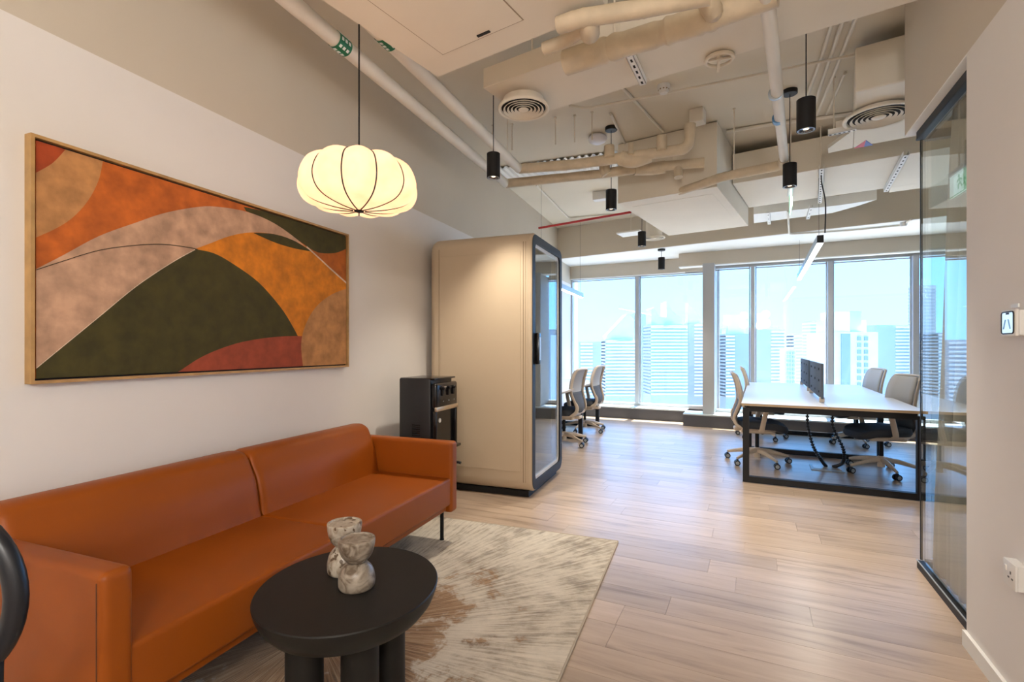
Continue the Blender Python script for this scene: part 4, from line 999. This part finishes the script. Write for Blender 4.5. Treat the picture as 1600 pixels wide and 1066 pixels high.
def stub(par, pts, r, nm='branch', m='wrap_paint'):
    inv = par.matrix_basis.inverted(); bm = B(); tube(bm, [inv @ p for p in smooth_path(pts, 4)], r, 12); obj(nm, bm, m, par, smooth=True)
e0 = W(993, 245, z=PZ); stub(q2, [e0 + Vector((-.13, .02, .0)), e0 + Vector((-.03, 0, -.035)), e0 + Vector((.12, -.03, .0))], .062, 'flange_wrap')
for px_, hh, rr in ((952, .10, .045), (986, .10, .025), (1034, .12, .042)):
    e = W(px_, 246 - (px_ - 952) * .14, z=PZ); stub(q2, [e, e + Vector((0, 0, hh))], rr, 'valve_stub')
e = W(945, 268, z=PZ); stub(q1p, [e + Vector((0, 0, .10)), e + Vector((0, 0, .02)), e + Vector((.02, 0, -.03))], .052, 'elbow')
e = W(1059, 258, z=PZ); stub(q1p, [e, e + Vector((0, -.02, -.12))], .040, 'drop')
e = W(1015, 264, z=PZ); stub(q1p, [e + Vector((-.14, 0, 0)), e, e + Vector((.13, -.05, 0))], .058, 'flange_wrap')
# white pipe running towards the viewer with elbow, and its return along the casing
VZ = 2.84
v1 = pipe('ceiling_pipe', [W(1199, 0, z=VZ) + FM.d * -.8 * 0 + (W(1199, 0, z=VZ) - W(1225, 246, z=VZ)) * .5, W(1225, 248, z=VZ)], .0335, 'pipe_paint', 'long white pipe running over the aisle towards the windows', seg=16)
inv = v1.matrix_basis.inverted(); vd = (W(1225, 246, z=VZ) - W(1199, 0, z=VZ)).normalized()
for px_, py_, m, wd in ((1215.5, 186, 'blue_tape', .05), (1212, 146, 'galvanised', .02)):
    q = W(px_, py_, z=VZ); bm = B(); cyl(bm, inv @ (q - vd * wd / 2), inv @ (q + vd * wd / 2), .036 if m == 'blue_tape' else .042, seg=20); obj('band' if m == 'blue_tape' else 'clamp', bm, m, v1, smooth=True)
rods(v1, [W(1212, 146, z=VZ)], VZ + .03)
v2 = pipe('ceiling_pipe', [W(1225, 248, z=VZ), W(1222, 258, z=VZ - .012), W(1130, 276, z=VZ - .02), W(1102, 286, z=VZ - .03), W(1062, 299, z=VZ - .03)], .040, 'wrap_paint', 'wrapped pipe crossing below the big casing front', rad=.07, bumps=.05, rodspots=[W(1147, 272, z=VZ - .02)])
# insulated runs over the near duct
IZ = 2.86
I1 = pipe('insulated_pipe', [W(884, 98, z=IZ), W(960, 74, z=IZ), W(1040, 50, z=IZ), W(1112, 26, z=IZ), W(1215, -12, z=IZ)], .062, 'wrap_paint', 'thick lagged pipe under the near air duct', rad=.05, bumps=.10, rodspots=[W(960, 74, z=IZ)])
I2 = pipe('insulated_pipe', [W(872, 40, z=2.78), W(905, 29, z=2.78), W(1000, 14, z=2.78), W(1110, -8, z=2.78)], .040, 'wrap_paint', 'thin lagged pipe beside the service box, upper one', rad=.03, bumps=.06)
stub(I2, [W(920, 24, z=2.80), W(921, 40, z=2.77), W(922, 54, z=2.77)], .046, 'valve_body')
pipe('insulated_pipe', [W(850, 76, z=2.85), W(880, 66, z=2.85), W(905, 50, z=2.84), W(922, 42, z=2.80)], .034, 'wrap_paint', 'short lagged pipe stub at the corner of the service box', rad=.06, bumps=.05)
stub(I1, [W(1105, 2, z=2.88), W(1113, 16, z=2.84), W(1116, 24, z=2.88)], .045, 'elbow')
# conduits on the slab
CZ = CEIL - .018
def conduit(pts, r, label, z=CZ):
    P = [W(x, y, z=z) for x, y in pts]; return pipe('conduit', P, r, 'pipe_paint', label, 'conduit', 'painted conduits on the slab', rad=.06, seg=8)
conduit([(890, 165), (915, 170), (1080, 138), (1290, 95), (1408, 72)], .011, 'long thin conduit crossing the slab behind the near duct', CZ - .032)
conduit([(972, 137), (1036, 206)], .012, 'short slanting conduit on the slab above the wrapped pipe')
conduit([(954, 178), (976, 224)], .012, 'short conduit beside the black pendant canopy')
conduit([(1309, 4), (1283, 92), (1262, 148)], .014, 'first of four conduits on the right, farthest left')
conduit([(1328, 0), (1299, 85), (1272, 165)], .014, 'second of four conduits on the right')
conduit([(1349, 0), (1318, 78), (1302, 118), (1276, 180)], .014, 'third of four conduits on the right')
conduit([(1320, 115), (1292, 178)], .012, 'last of four conduits on the right, shortest')
conduit([(1135, 206), (1200, 195), (1330, 178)], .018, 'conduit along the slab over the dark gap')
conduit([(838, 290), (888, 341), (962, 335)], .012, 'thin bent conduit on the far slab above the booth')
pipe('conduit', [W(1231, 330, z=2.99), W(1233, 366, z=SOFF - .02), W(1330, 360, z=SOFF - .02), W(1410, 352, z=SOFF - .02), W(1424, 343, z=SOFF - .02)], .012, 'pipe_paint', 'conduit running along the white soffit by the windows', 'conduit', rad=.05, seg=8)
# red sprinkler pipe along the window beam
pipe('sprinkler_pipe', [W(842, 356.5, z=3.14), W(986, 331.5, z=3.14)], .017, 'red_paint', 'thin red sprinkler pipe along the window beam', seg=10)
# slotted channels
def channel(a, b, label, w=.041, h=.041, slots=6, rod=None, top=CEIL):
    a, b = Vector(a), Vector(b); d = b - a; ln = d.length; rz = -math.atan2(d.x, d.y)
    o = empty('slotted_channel', (a + b) / 2, rz, label, 'channel', 'slotted channels')
    bm = B(); box(bm, (0, 0, .002), (w, ln, .004)); obj('web', bm, 'white_paint', o)
    for s in (-1, 1): bm = B(); box(bm, (s * (w / 2 - .0015), 0, h / 2), (.003, ln, h)); obj('flange', bm, 'white_paint', o)
    for i in range(slots):
        bm = B(); box(bm, (0, -ln / 2 + (i + .5) * ln / slots, -.0005), (.012, min(.03, ln / slots * .5), .002)); obj('slot', bm, 'void_black', o)
    if rod: rods(o, rod, a.z + .004, .005, top=top)
    return o
channel(W(980, 81, z=2.955), W(1005, 133, z=2.955), 'slotted channel across the underside of the near duct', slots=6, rod=[W(1000, 122, z=2.955), W(984, 89, z=2.955)], top=2.999)
channel(W(1284, 264, z=2.95), W(1281, 318, z=2.95), 'slotted channel below the wide duct, left one', slots=14, rod=[W(1283.5, 273, z=2.95), W(1281.5, 310, z=2.95)], top=2.999)
channel(W(1416, 243, z=2.95), W(1384, 300, z=2.95), 'slotted channel below the wide duct, beside the glass room', slots=12, rod=[W(1411, 252, z=2.95), W(1389, 291, z=2.95)], top=2.999)
channel(W(1200, 333, z=2.97), W(1202, 351, z=2.97), 'short plain channel under the narrow duct, left one', slots=3, rod=[W(1201, 341, z=2.97)], top=2.999)
channel(W(1268, 325, z=2.97), W(1262, 343, z=2.97), 'short plain channel under the narrow duct, right one', slots=3, rod=[W(1264, 335, z=2.97)], top=2.999)
channel(W(1294, 212, z=2.95), W(1338, 203, z=2.95), 'short slotted channel at the foot of the plenum', slots=6, rod=[W(1303, 210, z=2.95)])
# corrugated deck strip
cd = empty('corrugated_deck', L(5.72, .80, 3.38), FL.rz, 'strip of white corrugated deck above the wrapped pipes', 'deck panel')
c0 = W(860, 275, z=3.36)
bm = B(); Wd, Dp = 1.5, .62; n_ = 76; rows = []
for y in (-Dp / 2, Dp / 2): rows.append([bm.verts.new((-Wd / 2 + Wd * i / n_, y, .012 * (1 if (i // 2) % 2 else -1))) for i in range(n_ + 1)])
for k in range(n_): bm.faces.new((rows[0][k], rows[0][k + 1], rows[1][k + 1], rows[1][k]))
o = obj('sheet', bm, 'white_paint', cd); md = o.modifiers.new('thick', 'SOLIDIFY'); md.thickness = .002
# detectors and small ceiling lights
sd = W(1037, 141, z=3.36); o = empty('smoke_detector', (sd.x, sd.y, CEIL), 0, 'white smoke detector on the slab by the long conduit', 'detector')
bm = B(); lathe(bm, [(0, 0), (.05, 0), (.052, -.015), (.045, -.028), (0, -.028)], 28); obj('base', bm, 'white_plastic', o, smooth=True)
bm = B(); lathe(bm, [(.044, -.028), (.040, -.05), (.028, -.066), (0, -.068)], 28); obj('chamber', bm, 'white_plastic', o, smooth=True)
for i in range(10):
    a = 2 * math.pi * i / 10; bm = B(); box(bm, (.0405 * math.cos(a), .0405 * math.sin(a), -.04), (.004, .012, .010), rot=RZ(a)); obj('vent', bm, 'booth_seam', o)
sb = W(1124, 95, z=2.98); o = empty('ring_sensor', (sb.x, sb.y, 3.0), FM.rz + .3, 'round beige ring sensor with stem under the near duct', 'sensor')
bm = B(); tube(bm, [(.075 * math.cos(a), .075 * math.sin(a), -.012) for a in [2 * math.pi * k / 32 for k in range(32)]], .011, 8, closed=True); obj('ring', bm, 'duct_paint', o, smooth=True)
bm = B(); bar(bm, (-.075, 0, -.012), (.075, 0, -.012), .014, .012); bar(bm, (0, 0, -.012), (0, .10, -.03), .016); obj('stem', bm, 'duct_paint', o)
bm = B(); cyl(bm, (0, 0, -.014), (0, 0, 0), .02, seg=12); obj('mount', bm, 'duct_paint', o)
dm = W(934, 218, z=3.36); o = empty('dome_light', (dm.x, dm.y, CEIL), 0, 'unlit white dome light on the slab near the wrapped pipes', 'ceiling light')
bm = B(); lathe(bm, [(0, 0), (.07, 0), (.07, -.02), (0, -.02)], 28); obj('base', bm, 'white_plastic', o)
bm = B(); lathe(bm, [(.09, -.02), (.094, -.035), (.082, -.06), (.05, -.078), (0, -.084)], 32); obj('dome', bm, 'dome_white', o, smooth=True)
bl = W(942, 308, z=3.33); o = obj('emergency_light', box(B(), (bl.x, bl.y, 3.345), (.26, .12, .11), rot=RZ(FR.rz), bevel=.01), 'white_plastic', recenter=True); tag(o, 'white emergency light box on the far slab', 'ceiling light')
sp_ = W(1412, 353, z=SOFF - .05); o = obj('ceiling_sensor', lathe(B(), [(0, SOFF - .007), (.035, SOFF - .007), (.04, SOFF - .03), (.03, SOFF - .055), (0, SOFF - .06)], 24, c=(sp_.x, sp_.y, 0)), 'white_plastic', recenter=True, smooth=True); tag(o, 'small white sensor on the soffit by the windows', 'sensor')

# ---- cylinder pendants (the spot lamp sits in each)
def pendant_body(label, p, ztop, group='black cylinder pendants'):
    o = empty('cylinder_pendant', p, 0, label, 'pendant lamp', group); H, r = .19, .052
    bm = B(); lathe(bm, [(r - .006, .012), (r - .004, 0), (r, 0), (r, H - .002), (r - .004, H), (0, H)], 32); obj('body', bm, 'black_metal', o, smooth=True)
    bm = B(); lathe(bm, [(r - .005, .002), (r - .012, .010), (0, .012)], 28); ln_o = obj('lens', bm, 'lens_glass', o, smooth=True)
    bm = B(); lathe(bm, [(0, .0085), (.016, .0085)], 16); obj('emitter', bm, 'lamp_disc', ln_o)
    bm = B(); lathe(bm, [(r - .0045, -.0015), (r - .009, -.001), (r - .009, .001), (r - .0045, .0005)], 28); obj('bezel', bm, 'galvanised', ln_o)
    bm = B(); cyl(bm, (0, 0, H), (0, 0, ztop - p.z), .0035, seg=8); obj('stem', bm, 'black_metal', o)
    bm = B(); lathe(bm, [(0, ztop - p.z), (.058, ztop - p.z), (.058, ztop - p.z - .03), (.053, ztop - p.z - .034), (0, ztop - p.z - .034)], 28); obj('canopy', bm, 'black_metal', o, smooth=True)
    return o
def spot(parent, watt, size=88, blend=1.0, col=(1, .91, .78)):
    l = bpy.data.lights.new('spot_lamp', 'SPOT'); l.energy = watt; l.spot_size = math.radians(size); l.spot_blend = blend; l.color = col; l.shadow_soft_size = .04
    o = bpy.data.objects.new('spot_lamp', l); COL.objects.link(o); o.parent = parent; o.location = (0, 0, -.012)
SPOTW = 100
PENS = [(771, 278, 2.605, CEIL, 'black cylinder pendant hanging left of the round diffuser'), (955, 328, 2.605, CEIL, 'black cylinder pendant in front of the big square casing'),
        (1234, 292, 2.605, CEIL, 'black cylinder pendant below the white elbow pipe'), (1259.5, 204, 2.605, CEIL, 'largest black cylinder pendant, right of the long white pipe'),
        (1003, 385, 2.605, CEIL, 'black cylinder pendant beside the small far diffuser'), (1033.5, 421, 2.53, SOFF, 'small black pendant on the white soffit by the windows')]
for px_, py_, z_, zt, lab in PENS:
    p = W(px_, py_, z=z_); o = pendant_body(lab, p, zt); spot(o, SPOTW * (.95 if px_ == 771 else 1))
# added unseen fill globes behind the viewer, brightening the upper walls and ceiling
mat('fill_globe_glow', (.9, .88, .84), .3, emis=(1, .93, .84), estr=4)
for p, w_, lab in ((L(-1.2, 1.9, 2.40), 10, 'added fill globe behind the viewer, nearer the left wall'), (L(-.9, 2.6, 2.40), 54, 'added fill globe behind the viewer, nearer the right wall'), (L(-2.4, 2.3, 2.40), 42, 'added unseen fill globe at the back of the lounge')):
    o = empty('fill_globe', p, 0, lab, 'pendant lamp', 'added fill globes'); G_R = .14
    bm = B(); lathe(bm, [(.03, .137)] + [(G_R * math.sin(a), G_R * math.cos(a)) for a in [math.radians(15 + 11 * q) for q in range(16)]][:-1] + [(0, -G_R)], 32); obj('globe', bm, 'fill_globe_glow', o, smooth=True)
    bm = B(); cyl(bm, (0, 0, .13), (0, 0, .17), .035, seg=20); obj('cap', bm, 'black_metal', o)
    bm = B(); cyl(bm, (0, 0, .17), (0, 0, CEIL - 2.40), .004, seg=8); obj('stem', bm, 'black_metal', o)
    l = bpy.data.lights.new('fill_lamp', 'POINT'); l.energy = w_; l.color = (1, .95, .89); l.shadow_soft_size = .15
    q = bpy.data.objects.new('fill_lamp', l); COL.objects.link(q); q.parent = o; q.location = (0, 0, -.31)

# ================================================================== CITY BEYOND THE GLASS
gnd = obj('city_ground', prism(B(), [(-1500, 30), (1500, 30), (1500, 2500), (-1500, 2500)], -91, -90), 'ground_far', recenter=True); tag(gnd, 'hazy city ground far below the windows', 'ground', kind='structure')
def tower(x0, x1, ytop, t, m, label, bands=None, yaw=0.0, depth=None, cols=None, extras=(), band_m='tower_white', step=None, prot=.4):
    """x0..x1, ytop in photo pixels at an assumed distance t"""
    w = (x1 - x0) / FPX * t; ztop = CAMH - (ytop - HY) / FPX * t; c = W((x0 + x1) / 2, HY, t=t); zb = -90.0; dp = depth or w * .8
    o = empty('tower', (c.x, c.y + dp / 2, zb), yaw, label, 'building', 'towers beyond the windows')
    bm = B(); box(bm, (0, 0, (ztop - zb) / 2), (w, dp, ztop - zb)); obj('body', bm, m, o)
    fh = step or 5.2 / FPX * t
    if bands:
        for (f0, f1) in bands:                         # horizontal storey bands across part of the width
            me = None; n = int(min(24, (ztop + 14 * t / 150) / fh))
            for i in range(n):
                z = ztop - zb - fh * (i + .7)
                if me is None:
                    bm = B(); box(bm, (0, 0, 0), ((f1 - f0) * w, dp + 2 * prot, fh * .46)); finish(bm); me = bpy.data.meshes.new('storey_band'); bm.to_mesh(me); bm.free()
                b = link('storey_band', me, band_m, o, ((f0 + f1 - 1) / 2 * w, 0, z))
    if cols:
        for (fx, fw, wm) in cols:                      # window columns
            me = None; n = int(min(20, (ztop + 14 * t / 150) / (fh * 1.9)))
            for i in range(n):
                if me is None:
                    bm = B(); box(bm, (0, 0, 0), (fw * w, .6, fh * 1.2)); finish(bm); me = bpy.data.meshes.new('far_window'); bm.to_mesh(me); bm.free()
                link('far_window', me, wm, o, ((fx - .5) * w, -dp / 2, ztop - zb - fh * 1.9 * (i + 1)))
    for ei, (a0, a1, yt, em) in enumerate(extras):                    # roof blocks
        zt = CAMH - (yt - HY) / FPX * t; bm = B(); box(bm, (((a0 + a1) / 2 - (x0 + x1) / 2) / FPX * t, 0, (ztop + zt) / 2 - zb), ((a1 - a0) / FPX * t, dp * (.6 - .13 * ei), zt - ztop)); obj('roof_block', bm, em, o)
    return o, w, dp, ztop - zb
tower(905, 947, 534, 260, 'tower_blue', 'low blue tower at the left edge of the window view', bands=[(.05, .5)])
tw, w_, dp_, h_ = tower(946, 994, 531, 190, 'tower_mid', 'white banded tower with a slanted triangular crown', bands=[(0, .98)])
def crown(o, w, dp, h, pts, t, m):
    bm = B(); a = [bm.verts.new((x / FPX * t, -dp * .35, h + z / FPX * t)) for x, z in pts]; b = [bm.verts.new((x / FPX * t, dp * .35, h + z / FPX * t)) for x, z in pts]; n = len(a)
    bm.faces.new(a); bm.faces.new(b[::-1])
    for i in range(n): bm.faces.new((a[i], b[i], b[(i + 1) % n], a[(i + 1) % n]))
    obj('crown', bm, m, o)
crown(tw, w_, dp_, h_, [(-22, 0), (-22, 6), (10, 40), (16, 40), (22, 30), (22, 0)], 190, 'tower_pale')
tower(991, 1022, 490, 300, 'tower_blue', 'plain blue slab tower behind the two banded ones')
tw, w_, dp_, h_ = tower(1017, 1074, 508, 170, 'tower_mid', 'wide white banded tower with pointed crown fins', bands=[(.0, 1.0)])
crown(tw, w_, dp_, h_, [(-26, 0), (-26, 26), (-22, 28), (-14, 14), (-2, 12), (-2, 38), (10, 20), (26, 8), (26, 0)], 170, 'tower_pale')
tw, w_, dp_, h_ = tower(1074, 1098, 505, 185, 'tower_blue', 'narrow blue tower beside the grey column', bands=[(.45, 1)])
crown(tw, w_, dp_, h_, [(-10, 0), (-10, 32), (8, 12), (12, 0)], 185, 'tower_pale')
tower(1098, 1136, 508, 200, 'tower_pale', 'white tower with small dark windows right of the column', cols=[(.42, .1, 'tower_blue'), (.58, .1, 'tower_blue'), (.74, .1, 'tower_blue')])
tower(1134, 1176, 522, 170, 'tower_glass', 'blue glass tower with white edge bands and roof house', bands=[(.0, .32)], extras=[(1141, 1168, 491, 'tower_white'), (1138, 1172, 512, 'tower_pale')])
tower(1178, 1226, 515, 230, 'tower_blue', 'blue glass tower with a row of roof arches', bands=[(.55, 1)], extras=[(1182, 1222, 511, 'tower_mid')])
tower(1226, 1244, 545, 150, 'tower_white', 'low white block with punched windows in front', cols=[(.25, .14, 'tower_mid'), (.5, .14, 'tower_mid'), (.75, .14, 'tower_mid')], step=3.4 / FPX * 150)
tower(1240, 1266, 522, 320, 'tower_pale', 'pale distant block between the glass towers', bands=[(0, 1)])
tower(1266, 1292, 502, 260, 'tower_mid', 'pale blue tower left of the white stepped one', bands=[(0, .6)], cols=[(.85, .2, 'tower_blue')])
tower(1296, 1372, 519, 160, 'tower_white', 'white stepped tower with a dark window strip', cols=[(.605, .075, 'tower_glass'), (.745, .075, 'tower_glass')], step=5.4 / FPX * 160, extras=[(1312, 1336, 486, 'tower_white'), (1339, 1357, 485, 'tower_mid'), (1300, 1368, 499, 'tower_cream')])
tw_, w2, dp2, h2_ = tower(1370, 1428, 508, 210, 'tower_blue', 'blue banded glass tower left of the glass room', bands=[(.5, .95)])
bm = B(); box(bm, (0, 0, 0), (13.5 / FPX * 160, .7, 26)); p = W(1320.5, 585, t=160); o = obj('glass_strip', bm, 'tower_glass', None, (p.x, p.y - .1, p.z)); 
tgt = [q for q in bpy.data.objects if q.get('label') == 'white stepped tower with a dark window strip'][0]; o.parent = tgt; o.matrix_parent_inverse = Matrix.Translation(-Vector(tgt.location))
tower(1436, 1462, 446, 240, 'tower_mid', 'tall pale blue tower seen through the glass room', bands=[(0, 1)], band_m='tower_pale')
tower(1466, 1530, 520, 200, 'tower_blue', 'broad blue banded tower behind the curtain', bands=[(0, 1)])
